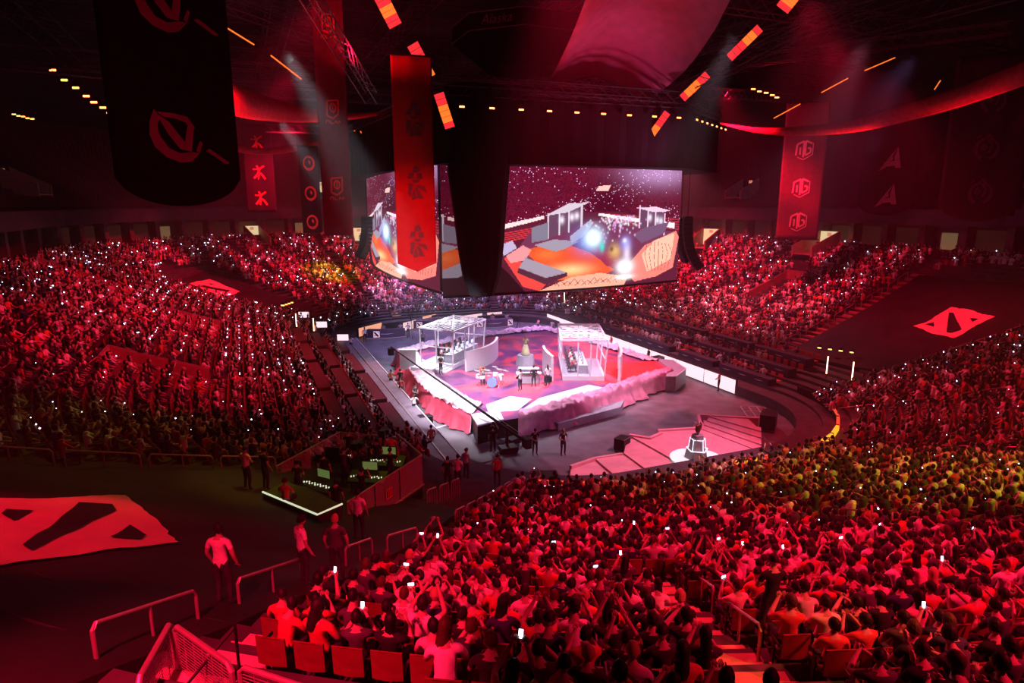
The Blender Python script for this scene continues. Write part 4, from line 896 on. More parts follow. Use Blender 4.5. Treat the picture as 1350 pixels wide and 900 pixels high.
def drape(P, ins, name, mt, amp=.14, drop=1.15, flare=.35):
    D = dense(P); KT = 14; rows = [[] for _ in range(KT+9)]
    for i, p in enumerate(D):
        c = Vector(cen)-Vector(p); out = -c.normalized(); f = noise.noise((i*.10, 3.1, 0)); g = noise.noise((i*.30, 9, 0))
        for k in range(KT+9):
            if k <= KT:
                t = k/KT; s = ins*(1-t); q = inset(p, s); z = 1.26+abs(noise.noise((q[0]*.9, q[1]*.9, 1)))*.42*(1 if 0 < k < KT else .2)+.26*abs(noise.noise((q[0]*2.6, q[1]*2.6, 5)))+.12*abs(noise.noise((q[0]*6, q[1]*6, 8))); rows[k].append((q[0]+g*.1, q[1], z))
            else:
                t = (k-KT)/8; w_ = max(.06+.12*t, amp*(f+.6*g)*2.2*t+flare*t*t*(.6+f)+.22*t+.06*math.sin(i*1.1)*t); q = (p[0]+out.x*(w_+.04), p[1]+out.y*(w_+.04)); z = 1.28-drop*t+(.10*g if k == KT+8 else 0); rows[k].append((q[0], q[1], max(.02, z)))
    b = MB(); b.grid(rows); o = b.build(name, mt, stg, True); return o
PC = mat('rose_stage_cloth', (.62, .22, .33), .55, vary=.3, vs=1.4, bump=.3); RC = mat('red_stage_cloth', (.55, .06, .10), .6, vary=.3, vs=1.5, bump=.2)
drape(OUT[0:6], .17, 'draped_cloth', M['cloth']); o = drape([(p[0]-.06, p[1]) for p in OUT[0:6]], 0.0, 'skirt_cloth', RC, .22, 1.2, .5)
drape([(-7.2, -21.15)]+OUT[9:14], .10, 'draped_cloth', PC, .24, 1.15, .55); drape(OUT[14:18], .12, 'draped_cloth', M['cloth'], .1, 1.1, .2); drape(OUT[17:21]+[OUT[0]], .14, 'draped_cloth', M['cloth'], .1, 1.1, .2)
m = MB(); m.slab([(-9.95, -19.45, 1.34), (-10.3, -21.72, 1.34), (-8.3, -21.25, 1.34), (-7.9, -19.4, 1.34)], .1); m.build('white_ramp', M['white'], stg)
m = MB(); m.prism([(-4.6, -20.7), (-4.3, -21.4), (1.6, -19.9), (2.9, -18.4), (2.2, -18.2)], 0, .55); m.build('lower_ledge', M['grey'], stg)
m = MB(); m.prism([(8.2, -16.3), (9.0, -16.6), (11.4, -14.8), (12.3, -11.6), (11.2, -10.4), (10.3, -13.8)], 0, 1.30); m.build('side_tip', M['grey'], stg)
m = MB(); m.tube([(8.2, -16.3, 1.32), (9.0, -16.6, 1.32), (11.4, -14.8, 1.32), (12.3, -11.6, 1.32)], .04, 4); m.build('edge_trim', M['white'], stg)
for P in ([(-5.2, 1.6), (-4.4, 2.2), (-4.0, -3.4), (-4.6, -8), (-5.3, -8.4), (-4.8, -3.6)],):
    m = MB(); m.prism(P, 1.222, 1.26); m.build('orange_floor_streak', mat('orange_paint', (.80, .22, .10), .5, vary=.3, vs=1.5), stg)
m = MB(); m.prism([(4.6, -15.4), (9.3, -14.1), (10.4, -11.2), (6.2, -10.2), (4.2, -12)], 1.222, 1.27); m.build('red_floor_patch', mat('scarlet_paint', (.85, .03, .03), .5, vary=.2, vs=1.2), stg)
m = MB(); m.prism([(-6.5, -19.8), (-1.2, -18.6), (1.8, -16.9), (1.2, -15.8), (-4, -17.6)], 1.222, 1.25); m.build('white_floor_patch', mat('pale_patch', (.75, .55, .65), .5, vary=.3, vs=.8), stg)  # pale flat patch on the deck
m = MB(); m.prism([(-8.2, -17.6), (-5.8, -16.3), (-4.6, -17.6), (-6.6, -19.6), (-8.6, -19.2)], 1.222, 1.25); m.build('white_floor_patch', M['white'], stg)
# ---- player booths
def chair(par_loc, rz, label, group):
    o = empty('swivel_chair', par_loc, rz, label, 'chair', group)
    MB().box(-.24, .24, -.24, .24, .44, .54).build('seat', M['blackm'], o); MB().box(-.23, .23, -.30, -.22, .55, 1.28).build('backrest', M['blackm'], o)
    b = MB(); b.cyl((0, 0), .03, .08, .44, 6)
    for k in range(5): b.tube([(0, 0, .1), (.3*math.cos(k*1.257), .3*math.sin(k*1.257), .05)], .02, 4)
    b.build('base', M['blackm'], o); return o
def booth(loc, rz, w, d, label, side):
    """local x along the long glass front, y into the booth; z0 = stage"""
    o = empty('player_booth', loc, rz, label, 'booth'); z0, h = .38, 3.0
    MB().box(0, w, 0, d, 0, z0).build('base', M['white'], o)
    b = MB(); b.box(.12, w-.12, .1, d-.1, z0, z0+.02); b.build('floor_panel', M['grey'], o)
    for (x, y) in ((0, 0), (w, 0), (w, d), (0, d), (0, d/2), (w, d/2), (w*.36, 0), (w*.66, 0), (w*.5, d)):
        lean = .22 if y == 0 and 0 < x < w else .30 if (y == 0) else 0
        MB().tube([(x, y, z0), (x+(-.15 if x == 0 else .15 if x == w else 0), y-lean*.6, z0+h)], .07, 4).build('post', M['white'], o)
    b = MB(); fr = [(-.15, -.2, z0+h), (w+.15, -.2, z0+h), (w+.1, d, z0+h+.15), (-.1, d, z0+h+.15)]
    b.tube(fr, .10, 4, closed=True); b.build('roof_frame', M['white'], o)
    for k in range(1, 9): t = k/9; MB().tube([(-.15, -.2+(d+.2)*t, z0+h+.05+.15*t), (w+.15, -.2+(d+.2)*t, z0+h+.05+.15*t)], .045, 4).build('roof_slat', M['white'], o)
    b = MB(); b.tube([(w*.5+1.0*math.cos(a), d*.5+1.0*math.sin(a), z0+h+.16) for a in np.linspace(0, 2*PI, 20)[:-1]], .06, 4, closed=True); b.tube([(0, .0, z0+h+.14), (w, d, z0+h+.24)], .045, 4).tube([(w, 0, z0+h+.14), (0, d, z0+h+.24)], .045, 4); b.build('roof_ring', M['white'], o)
    for x0, x1 in ((0, w*.36), (w*.36, w*.66), (w*.66, w)): MB().add([(x0, -.02, z0+.1), (x1, -.02, z0+.1), (x1, -.18, z0+h-.1), (x0, -.18, z0+h-.1)], [(0, 1, 2, 3)]).build('glass_pane', mat('booth_glass', (.8, .8, .9), .05, alpha=.12, spec=.7), o)
    for z in (z0+.08, z0+1.5): MB().tube([(0, -.0-.1*(z > 1), z), (0, d, z)], .05, 4).tube([(w, -.1*(z > 1), z), (w, d, z)], .05, 4).build('side_rail', M['white'], o)
    return o
def curved_wall(o, pts, h, name, th=.22, z=0.):
    P = [Vector((p[0], p[1], 0)) for p in pts]; rows = [[], [], [], []]
    for i, p in enumerate(P):
        t = (P[min(i+1, len(P)-1)]-P[max(i-1, 0)]).normalized(); n = Vector((-t.y, t.x, 0))*th
        rows[0].append((p.x, p.y, z)); rows[1].append((p.x, p.y, z+h)); rows[2].append((p.x+n.x, p.y+n.y, z+h)); rows[3].append((p.x+n.x, p.y+n.y, z))
    b = MB(); b.grid(rows); b.add([rows[k][0] for k in range(4)], [(0, 1, 2, 3)]); b.add([rows[k][-1] for k in range(4)], [(3, 2, 1, 0)]); return b.build(name, M['white'], o)
SZ = 1.23
bl = booth((-7.35, -7.0, SZ), R(45.5), 6.4, 3.1, 'left white glass player booth with slatted roof and steps', 1)
curved_wall(bl, [(-.2+6.9*t, -1.5-1.1*math.sin(PI*(t*.8+.1))+.4, 0) for t in np.linspace(0, 1, 14)], 1.75, 'curved_wall')
curved_wall(bl, [(-.9-.5*t, 3.1+1.3*t, 0) for t in np.linspace(0, 1, 4)], 1.75, 'side_wall')
MB().box(-2.0, -.02, .9, 3.0, 0, .42).build('landing', M['white'], bl)
for k in range(3): MB().box(-1.6+.1*k, -.05, .9-.30*(k+1), .9-.30*k, 0, .33-.11*k).build('stair_tread', M['white'], bl)
br = booth((-.15, -13.85, SZ), R(-24), 3.4, 6.2, 'right white glass player booth with ring roof between curved wings', -1)
curved_wall(br, [(-.75-.62*math.sin(PI*t*.55), -.1+4.0*t, 0) for t in np.linspace(0, 1, 10)], 2.1, 'curved_wing'); curved_wall(br, [(4.45+.55*math.sin(PI*t*.55), -.2+4.2*t, 0) for t in np.linspace(1, 0, 10)], 2.1, 'curved_wing')
def world(o, x, y, z=0):
    a = o.rotation_euler.z; return (o.location.x+x*math.cos(a)-y*math.sin(a), o.location.y+x*math.sin(a)+y*math.cos(a), o.location.z+z)
# desks, monitors and players inside the booths
def desk(loc, rz, L, label, group=None, top=None, D=.75, front=None, legs=2, h=.74):
    o = empty('desk', loc, rz, label, 'desk', group); MB().box(-L/2, L/2, -D/2, D/2, h-.04, h).build('desktop', top or M['white'], o)
    MB().box(-L/2, L/2, D/2-.04, D/2, 0, h-.04).build('front_panel', front or M['grey'], o)
    for s in (-1, 1): MB().box(s*L/2-.05*(s > 0), s*L/2+.05*(s < 0), -D/2, D/2-.05, 0, h-.04).build('side_panel', front or M['grey'], o)
    return o
def monitor(loc, rz, label, group, back=True):
    o = empty('monitor', loc, rz, label, 'monitor', group); MB().box(-.30, .30, -.02, .02, .14, .50).build('screen_housing', M['blackm'], o); MB().box(-.28, .28, -.026, -.02, .16, .48).build('screen', mat('monitor_glow', (.02, .02, .02), .3, emit=(.45, .55, .9), es=2.), o)
    MB().cyl((0, 0), .02, 0, .16, 6).box(-.12, .12, -.08, .08, 0, .015).build('stand', M['blackm'], o); return o
place = ['first', 'second', 'third', 'fourth', 'fifth']
desk(world(bl, 3.3, .75, .40), R(225.5), 5.4, 'long white player desk inside the left glass booth'); desk(world(br, 1.7, 3.2, .40), R(66), 5.0, 'long white player desk inside the right glass booth')
for k in range(5):
    monitor(world(bl, 1.1+1.08*k, .72, 1.145), R(45.5), '%s monitor from the steps end on the left booth desk' % place[k], 'left booth monitors')
    chair(world(bl, 1.1+1.08*k, 1.75, .40), R(225.5), '%s black chair from the steps end in the left booth' % place[k], 'left booth chairs')
    person(world(bl, 1.1+1.08*k, 1.72, .42), R(-44.5), 'lean', '%s player from the steps end in the left booth, white shirt' % place[k], 0, k % 3, 'short', k, 'players in the left booth', .97)
    monitor(world(br, 1.7, 1.2+1.0*k, 1.145), R(-114), '%s monitor from the front on the right booth desk' % place[k], 'right booth monitors')
    chair(world(br, .72, 1.2+1.0*k, .40), R(-114), '%s black chair from the front in the right booth' % place[k], 'right booth chairs')
    person(world(br, .74, 1.2+1.0*k, .42), R(-24), 'lean', '%s player from the front in the right booth, %s shirt' % (place[k], 'red' if k % 2 == 0 else 'white'), 2 if k % 2 == 0 else 0, k % 3, 'short', k, 'players in the right booth', .97)
# ---- drum kit
dk = empty('drum_kit', (-6.3, -12.9, SZ), R(-25), 'pale drum kit with cymbals and blue bass drum on the stage front', 'drum kit')
WD = mat('drum_shell', (.75, .72, .78), .3, vary=.05, vs=4); BD = mat('blue_drum_shell', (.18, .32, .75), .3, vary=.1, vs=4); CY = mat('cymbal', (.75, .70, .62), .25, .8, vary=.05, vs=9)
m = MB(); m.tube([(.35, -.55, .38), (.35, -.05, .38)], .38, 20); m.build('bass_drum', BD, dk)
for (x, y, z, r, h) in ((-.45, .1, .55, .22, .18), (.15, -.2, .85, .18, .24), (.62, -.15, .85, .20, .26), (1.0, .3, .42, .26, .42), (-.8, .5, .5, .2, .3)): m = MB(); m.cyl((x, y), r, z, z+h, 16); m.build('drum', WD, dk)
for (x, y, z, r) in ((-.85, -.1, 1.25, .26), (0, -.55, 1.42, .28), (.95, -.4, 1.45, .30), (1.4, .2, 1.2, .27), (-.4, .75, 1.1, .22), (.5, .8, 1.35, .24)):
    m = MB(); m.tube([(x, y, z), (x+.01, y, z+.05)], [r, .03], 16); m.build('cymbal', CY, dk); m = MB(); m.cyl((x, y), .015, .2, z, 5)
    for a in (0, 2.1, 4.2): m.tube([(x, y, .25), (x+.25*math.cos(a), y+.25*math.sin(a), 0)], .012, 4)
    m.build('cymbal_stand', M['steel'], dk)
person((-6.45, -12.25, SZ+.02), R(-115), 'clap', 'drummer in dark shirt seated behind the pale drum kit', 4, 1)
m = MB(); m.cyl((0, 0), .18, .42, .50, 12).cyl((0, 0), .03, 0, .42, 6); tag(m.build('drum_stool', M['blackm'], None, loc=(-6.45, -12.25, SZ)), 'round black stool under the drummer', 'stool')
# ---- keyboard and musicians
kb = empty('keyboard', (-3.2, -13.9, SZ), R(-22), 'white two tier keyboard rig at the stage front', 'keyboard')
MB().box(-1.0, 1.0, -.2, .25, .92, 1.02).build('lower_keyboard', M['white'], kb); MB().box(-.8, .8, -.1, .30, 1.28, 1.38).build('upper_keyboard', M['white'], kb); MB().box(-.85, .85, -.02, .05, .1, .9).build('front_board', M['grey'], kb)
for s in (-.9, .9): MB().tube([(s, -.25, 0), (s, .2, 1.35)], .03, 5).tube([(s, .3, 0), (s, -.1, 1.0)], .03, 5).build('stand_leg', M['steel'], kb)
MB().box(-.7, .7, -.26, -.2, .94, 1.0).build('key_row', M['blackm'], kb)
person((-3.15, -14.75, SZ), R(75), 'play', 'keyboard player in black playing before the white keyboards', 3, 1, 'short')
person((-4.5, -15.2, SZ), R(110), 'play', 'guitarist in pale shirt left of the keyboards', 1, 1, 'long', 1)
g = empty('electric_guitar', (-4.58, -14.92, SZ+1.05), R(20), 'dark electric guitar held by the guitarist', 'guitar'); MB().prism([(-.2, -.12), (0, -.16), (.16, -.1), (.12, 0), (.18, .1), (0, .14), (-.2, .1)], -.02, .02).build('guitar_body', M['blackm'], g); MB().tube([(.1, 0, .02), (.75, 0, .10)], .02, 4).build('neck', M['grey'], g); g.rotation_euler = (R(75), 0, R(20))
person((-2.0, -14.9, SZ), R(100), 'hands', 'vocalist in white top right of the keyboard player', 0, 2, 'long', 2)
ms = empty('microphone_stand', (-2.0, -14.5, SZ), 0, 'thin microphone stand before the vocalist', 'microphone stand'); MB().cyl((0, 0), .012, 0, 1.5, 5).cyl((0, 0), .14, 0, .03, 10).build('pole', M['blackm'], ms); MB().ball((0, -.03, 1.53), .03, .03, .045, 8, 6).build('microphone', M['blackm'], ms)
ma = empty('monitor_wedge', (-1.55, -14.0, SZ), R(-20), 'small black instrument case right of the musicians', 'equipment case'); MB().box(-.3, .3, -.2, .2, .1, .55).build('case', M['blackm'], ma)
for s in (-.22, .22): MB().box(s-.03, s+.03, -.15, .15, 0, .1).build('foot', M['steel'], ma)
# plinth with the performer at centre stage
pl = MB(); pl.cyl((-.75, -7.7), .9, 0, .9, 28, r2=.72); tag(pl.build('plinth', M['grey'], None, loc=(0, 0, SZ)), 'low round grey plinth under the sparkling performer at centre stage', 'plinth')
pf = person((-.75, -7.7, SZ+.9), R(-112), 'hands', 'performer in glittering gown tinted by greenish light standing on the round plinth', (.62, .75, .35), 3, 'long', 1)
dr = MB(); dr.tube([(0, 0, .02), (0, 0, .5), (0, 0, .98)], [.42, .30, .16], 18); dr.build('gown', mat('green_lit_gown', (.70, .80, .42), .35, vary=.6, vs=30), pf, True)  # yellow green of the gown carries the greenish light on the performer
for (x, y, f, l, sh) in ((-8.9, -8.6, -60, 'stagehand in black crouched by the left booth curved wall', 3), ): person((x, y, SZ+.1), R(f), 'hands', l, sh, 1)
# ---- rock-like trophy platform near the camera
tp = empty('trophy_platform', (0, 0, 0), 0, 'jagged pink rock shaped platform with broad steps near the close end', 'platform')
RK = M['pinkrock']
def slabp(P, z0, z1, nm='step'): m = MB(); m.prism(P, z0, z1); return m.build(nm, RK, tp)
slabp([(-6.8, -28.0), (-4.85, -27.5), (-5.3, -32.6), (-7.9, -31.6), (-7.6, -29.4)], 0, .22); slabp([(-4.85, -27.5), (-2.95, -27.6), (-3.3, -33.0), (-5.3, -32.6)], 0, .36)
slabp([(-2.95, -27.6), (-2.2, -26.6), (-1.1, -25.6), (-.9, -33.0), (-3.3, -33.0)], 0, .48); slabp([(-1.1, -25.6), (-.3, -26.6), (.9, -26.1), (1.0, -25.6), (3.9, -26.3), (4.6, -31.2), (1.2, -32.8), (-.9, -33.0)], 0, .60)
for k in range(4): slabp([(3.9+.55*k, -26.3+.42*k), (4.35+.55*k, -24.9+.0*k) if k == 0 else (4.45+.55*k, -25.2+.1*k), (8.2-.1*k, -26.9+.3*k) if k == 3 else (7.4, -28.0), (4.6+.7*k, -31.0+.75*k)], 0, .66+.085*k)
for a, b in (((-6.8, -28.0), (-4.85, -27.45)), ((-4.85, -27.45), (-2.95, -27.5)), ((-1.2, -25.5), (-.35, -26.5)), ((-.35, -26.5), (.95, -26.0)), ((1.0, -25.5), (3.9, -26.15)), ((3.9, -26.2), (5.0, -24.6)), ((5.0, -24.6), (8.3, -26.8))):
    T, L = align((a[0], a[1], 0), (b[0], b[1], 0)); h = .42 if a[0] < -2 else .72 if a[0] < 3 else 1.0
    MB().box(0, L, -.08, .12, 0, h, 0, T).build('jagged_edge', RK, tp)
# pedestal, white disc and trophy
tz = .60
m = MB(); m.cyl((.35, -30.3), 1.55, 0, .05, 40); tag(m.build('floor_disc', mat('glowing_disc', (.85, .9, .9), .5, emit=(.8, .95, 1), es=.7), None, loc=(0, 0, tz)), 'glowing white disc under the trophy pedestal', 'disc')
pe = empty('trophy_pedestal', (.35, -30.3, tz+.05), R(20), 'grey angular pedestal outlined with white light lines', 'pedestal')
MB().tube([(0, 0, 0), (0, 0, .55)], [.72, .62], 5).build('lower_block', M['grey'], pe); MB().tube([(0, 0, .55), (0, 0, 1.45)], [.50, .36], 5).build('upper_block', M['grey'], pe)
m = MB()
for k in range(5):
    a0, a1 = 2*PI*(k+.5)/5, 2*PI*(k+1.5)/5; P = lambda r, a, z: (r*math.cos(a), r*math.sin(a), z)
    m.tube([P(.64, a0, .56), P(.64, a1, .56)], .03, 4).tube([P(.52, a0, .56), P(.45, a0, 1.2)], .022, 4).tube([P(.43, a0, 1.2), P(.45, a1, 1.2)], .022, 4)
m.build('light_line', mat('outline_light', (.8, .8, .8), .4, emit=(.8, .85, 1), es=1.4), pe)
tr = empty('trophy', (.35, -30.3, tz+1.50), R(20), 'dark metal shield trophy on the angular pedestal', 'trophy')
m = MB(); m.grid([[(r*math.cos(a), r*math.sin(a)*.45, z) for a in np.linspace(0, 2*PI, 17)] for z, r in ((0, .10), (.08, .10), (.2, .22), (.5, .36), (.85, .34), (.95, .28), (.80, .22))]); m.build('shield_body', mat('bronze', (.20, .12, .09), .3, .8, vary=.3, vs=8), tr, True)
tr.scale = (.68,)*3
for s in (-1, 1): MB().tube([(s*.30, 0, .30), (s*.46, 0, .55), (s*.40, 0, .95), (s*.22, 0, 1.05)], .035, 6).build('handle', M['blackm'], tr)
# ================================================================ boards, desks and people on the floor
BLK = M['blackm']
for k in range(9):   # long white board on the right
    y1 = 16.4-k*3.96; y0 = y1-3.90; b = MB(); b.box(12.96, 13.02, y0, y1, .08, 1.22, 1).box(13.02, 13.2, y0, y1, 0, 1.28, 0)
    e = empty('led_board', (13.0, (y0+y1)/2, 0), 0, '%s white lit board from the far end along the right floor edge' % ordn[k], 'led board', 'white lit boards on the right')
    MB().box(.02, .2, -1.95, 1.95, 0, 1.28).build('housing', BLK, e); MB().box(-.03, .02, -1.93, 1.93, .08, 1.22).build('lit_face', M['ledw'], e)
LO = mat('led_peach', (.1, .05, .03), .4, emit=(1, .42, .26), es=1.0); LWd = mat('led_pink', (.1, .05, .05), .4, emit=(1, .6, .66), es=1.1)
for (a, b, mt, l) in (((-11.6, 16.2), (-8.3, 19.0), LO, 'orange lit board at the far left behind the curved desk'), ((-6.0, 17.6), (-3.9, 19.3), LWd, 'white lit board behind the floor camera'), ((-2.6, 21.2), (-.4, 22.6), LO, 'peach lit board at the far end centre left'), ((2.0, 19.6), (5.5, 20.8), LWd, 'pink lit board behind the left booth'), ((6.2, 20.9), (8.4, 20.9), LWd, 'small pink lit board at the far end right')):
    T, L = align((a[0], a[1], 0), (b[0], b[1], 0)); e = empty('led_board', (a[0], a[1], 0), math.atan2(b[1]-a[1], b[0]-a[0]), l, 'led board', None); MB().box(0, L, 0, .15, 0, 1.15).build('housing', BLK, e); MB().box(.03, L-.03, -.03, 0, .1, 1.1).build('lit_face', mt, e)
# curved commentary desks at the far end
DP = mat('desk_plum', (.10, .06, .11), .5, vary=.2, vs=3)
EMB = [[(-.42, -.44), (.44, -.40), (.42, .42), (-.40, .44)]]; CUT = [[(-.40, .30), (-.16, .34), (.34, -.20), (.22, -.34), (.06, -.30)], [(-.30, -.30), (-.06, -.22), (-.28, -.06)], [(.10, .30), (.32, .32), (.26, .10)]]
def emblem_sign(par, x, y, z, s, rz):
    o = MB(); o.add([(p[0]*s, 0, p[1]*s) for p in EMB[0]], [(0, 1, 2, 3)]); a = o.build('emblem_panel', mat('emblem_glow', (.6, .4, .5), .5, emit=(.9, .55, .75), es=.8), par); a.location = (x, y, z); a.rotation_euler = (0, 0, rz)
    for P in CUT: c = MB(); c.add([(p[0]*s, -.015, p[1]*s) for p in P], [tuple(range(len(P)))]); q = c.build('emblem_mark', M['blackm'], a)
def curved_desk(cx, cy, r, a0, a1, label, sign):
    o = empty('curved_desk', (cx, cy, 0), 0, label, 'desk'); A = np.linspace(R(a0), R(a1), 15)
    b = MB(); b.grid([[(rr*math.cos(a), rr*math.sin(a), z) for a in A] for rr, z in ((r, 0), (r, 1.05), (r-.8, 1.05), (r-.8, .9))]); b.build('desk_body', DP, o)
    b = MB(); b.tube([((r+.01)*math.cos(a), (r+.01)*math.sin(a), .06) for a in A], .03, 4); b.build('base_strip', mat('strip_glow', (.4, .3, .4), .5, emit=(.6, .35, .5), es=.4), o)
    for sg in sign: a = R(sg); emblem_sign(o, (r+.04)*math.cos(a), (r+.04)*math.sin(a), .55, .85, a+PI/2)
    a = R((a0+a1)/2); b = MB(); n = 9; b.add([((r+.03)*math.cos(a+t), (r+.03)*math.sin(a+t), .62-.10*math.cos(t*9)) for t in np.linspace(-.16, .16, n)]+[((r+.03)*math.cos(a+t), (r+.03)*math.sin(a+t), .60+.0*t) for t in np.linspace(.16, -.16, n)], [tuple(range(2*n))]); b.build('swoosh_mark', M['text'], o)
    return o
curved_desk(-8.0, 20.2, 5.9, 240, 285, 'plum curved commentary desk at the far left corner of the floor', (252,)); curved_desk(-1.0, 24.3, 6.4, 238, 285, 'plum curved desk behind the left booth roof', (245,)); curved_desk(6.2, 22.3, 6.6, 240, 285, 'plum curved desk between the booths at the far end', (246, 281))
for i, (x, y, f, p, l, s) in enumerate(((-8.6, 16.6, -110, 'lap', 'seated commentator in pale jacket at the far left desk', 1), (-6.6, 16.4, -100, 'lap', 'seated commentator in white at the far left desk', 0), (-.8, 20.2, -105, 'lap', 'seated host in white at the desk behind the left booth', 0), (.9, 20.0, -105, 'lap', 'seated host in dark suit at the desk behind the left booth', 3), (6, 18.2, -105, 'lap', 'seated analyst in pink at the desk between the booths', 5), (8, 18.2, -105, 'lap', 'seated analyst in white at the desk between the booths', 0))):
    person((x, y, .12), R(f), p, l, s, i % 3, 'short', i); c = chair((x, y, 0), R(f)-PI/2, 'black chair under the %s' % l.split(' at ')[0], 'far end desk chairs')
def tripod_camera(x, y, f, label, h=1.5):
    o = empty('video_camera', (x, y, 0), f, label, 'camera')
    MB().box(-.14, .14, -.3, .25, h, h+.32).build('camera_body', BLK, o); MB().tube([(0, .25, h+.17), (0, .55, h+.17)], [.08, .11], 10).build('lens_hood', BLK, o); MB().box(.16, .3, -.1, .1, h+.1, h+.3).build('viewfinder', BLK, o)
    for k in range(3): MB().tube([(0, 0, h-.05), (.45*math.cos(k*2.09+.5), .45*math.sin(k*2.09+.5), 0)], .025, 5).build('tripod_leg', BLK, o)
    MB().cyl((0, 0), .07, h-.2, h, 8).build('pan_head', BLK, o)
tripod_camera(-6.0, 13.4, R(-120), 'tall tripod camera silhouetted before a white board at the far end', 2.6); tripod_camera(7.2, 12.6, R(180), 'tripod camera standing between the booths at the far end')
person((-6.2, 14.1, 0), R(-110), 'cam', 'camera operator in white behind the tall tripod camera', 0, 1)
# crew on the floor
crew = [(-12.75, -6.9, -90, 'hands', 'crew member in orange top by the left edge of the stage', 8), (-12.0, -7.0, 80, 'stand', 'crew member in black at the left stage edge with hands down', 3), (-12.55, -9.6, -100, 'stand', 'crew member in red jacket walking on the left floor strip', 2), (-11.95, -11.9, -60, 'hands', 'crew member in dark grey looking at the stage cloth', 4),
 (-13.4, -21.7, 100, 'stand', 'person in dark red jacket by the left walkway end', 2), (-12.7, -14.6, -90, 'cam', 'person in pale shirt bending at the left walkway', 0), (-7.64, -24.8, -100, 'hands', 'guard in black with red cap standing beside the crane', 3), (-6.03, -25.5, -90, 'hands', 'guard in black suit standing alone on the dark floor', 3),
 (13.6-1.2, -17.9, 150, 'hands', 'camera operator in red by the white board at right', 2), (12.1, -8.1, 170, 'stand', 'crew member in dark clothes before the white board', 3), (12.2, -10.0, 175, 'lap', 'crew member crouching in black by the right stage tip', 3), (-9.6, -22.7, 60, 'cam', 'crane operator in black holding the crane rear', 3),
 (-9.9, -23.4, 80, 'stand', 'technician in black left of the crane base', 3), (-5.9, 8.6, -100, 'stand', 'stagehand in pale shirt behind the stage at far left', 1), (10.3, 9.4, -150, 'walk', 'stagehand in white walking at the far right corner', 0), (9.2, 11.0, 180, 'hands', 'crew member in pink by the far right corner', 5), (-11.4, 13.2, -90, 'stand', 'crew member in white at the far left floor corner', 0),
 (-13.6, 8.8, -80, 'hands', 'person in white beside the small lit screen on the left walkway', 0), (12.0, 3.5, 180, 'stand', 'crew member in dark jacket behind the right booth', 4), (12.1, -1.2, 170, 'walk', 'crew member in red walking along the right boards', 2)]
for i, (x, y, f, p, l, s) in enumerate(crew): person((x, y, 0 if p != 'lap' else -.06), R(f), p, l, s, i % 3 if i != 7 else 3, 'cap' if i == 6 else 'short', i)
# camera crane
cr = empty('camera_crane', (-8.9, -23.9, 0), 0, 'long black camera crane reaching over the left edge of the stage', 'camera crane')
p0, p1 = Vector((.35, -1.5, 1.25)), Vector((-4.9, 11.5, 4.9))
MB().tube([p0, p0.lerp(p1, .3), p1], [.10, .09, .05], 6).build('boom', BLK, cr); MB().tube([p0+Vector((0, 0, .3)), p1+Vector((0, 0, .12))], .02, 4).build('cable', M['steel'], cr)
MB().cyl((-.1, .3), .09, .35, 1.75, 10).build('column', BLK, cr); MB().box(-.6, .5, -.1, .7, .15, .38).build('dolly', BLK, cr); MB().box(.2, .6, -1.9, -1.3, .9, 1.5).build('counterweight', BLK, cr)
for (x, y) in ((-.5, 0), (.4, 0), (-.5, .6), (.4, .6)): MB().tube([(x-.06, y, .14), (x+.06, y, .14)], .14, 12).build('wheel', BLK, cr)
MB().box(p1.x-.2, p1.x+.2, p1.y-.2, p1.y+.25, p1.z-.6, p1.z-.1).build('remote_head', BLK, cr)
# cases, speakers and rigging left on the floor
for (x, y, w_, d, h, rz, l) in ((12.4, -9.2, 1.1, .8, 1.1, 10, 'dark flight case by the right tip of the stage'), (-2.2, -26.2, .9, .7, .9, 30, 'round black speaker behind the pink rock platform'), (-9.1, -29.5, 1.3, 1.0, .9, -15, 'black covered machine at the left end of the rock platform'), (9.4, -26.6, 1.5, 1.0, 1.2, 40, 'large black equipment case right of the rock platform'), (-12.6, -17.2, .9, .7, .9, 5, 'black equipment cart at the left stage corner'), (11.2, 4.8, 1.2, .8, 1.2, 0, 'dark case behind the right booth'), (-8.2, -22.6, .8, .6, .5, 20, 'low black case in front of the white ramp')):
    o = empty('equipment_case', (x, y, 0), R(rz), l, 'case'); MB().box(-w_/2, w_/2, -d/2, d/2, .08, h).build('case_body', BLK, o)
    b = MB()
    for z in (.1, h-.02): b.tube([(-w_/2, -d/2, z), (w_/2, -d/2, z), (w_/2, d/2, z), (-w_/2, d/2, z)], .02, 4, closed=True)
    b.build('metal_edge', M['steel'], o)
    for sx_ in (-1, 1):
        for sy_ in (-1, 1): MB().cyl((sx_*(w_/2-.1), sy_*(d/2-.1)), .05, 0, .1, 8).build('caster', BLK, o)
fr = empty('steel_frame', (11.2, -23.6, .05), R(-30), 'white steel grid frame lying on the floor at the right end', 'frame')
for k in range(4): MB().tube([(-.9+.6*k, -1.3, 0), (-.9+.6*k, 1.3, 0)], .03, 4).build('bar', M['white'], fr)
for k in range(3): MB().tube([(-.9, -1.3+1.3*k, .04), (.9, -1.3+1.3*k, .04)], .03, 4).build('cross_bar', M['white'], fr)
for (p, q, l) in (((-12.4, -17.9), (-10.9, -17.4), 'white floor rail by the left stage corner'), ((-12.3, -2.4), (-10.8, -2.0), 'white floor rail near the far left stage tip')):
    b = MB()
    for dy in (0, .16): b.tube([(p[0], p[1]+dy, .04), (q[0], q[1]+dy, .04)], .03, 4)
    tag(b.build('floor_rail', M['white']), l, 'rail')
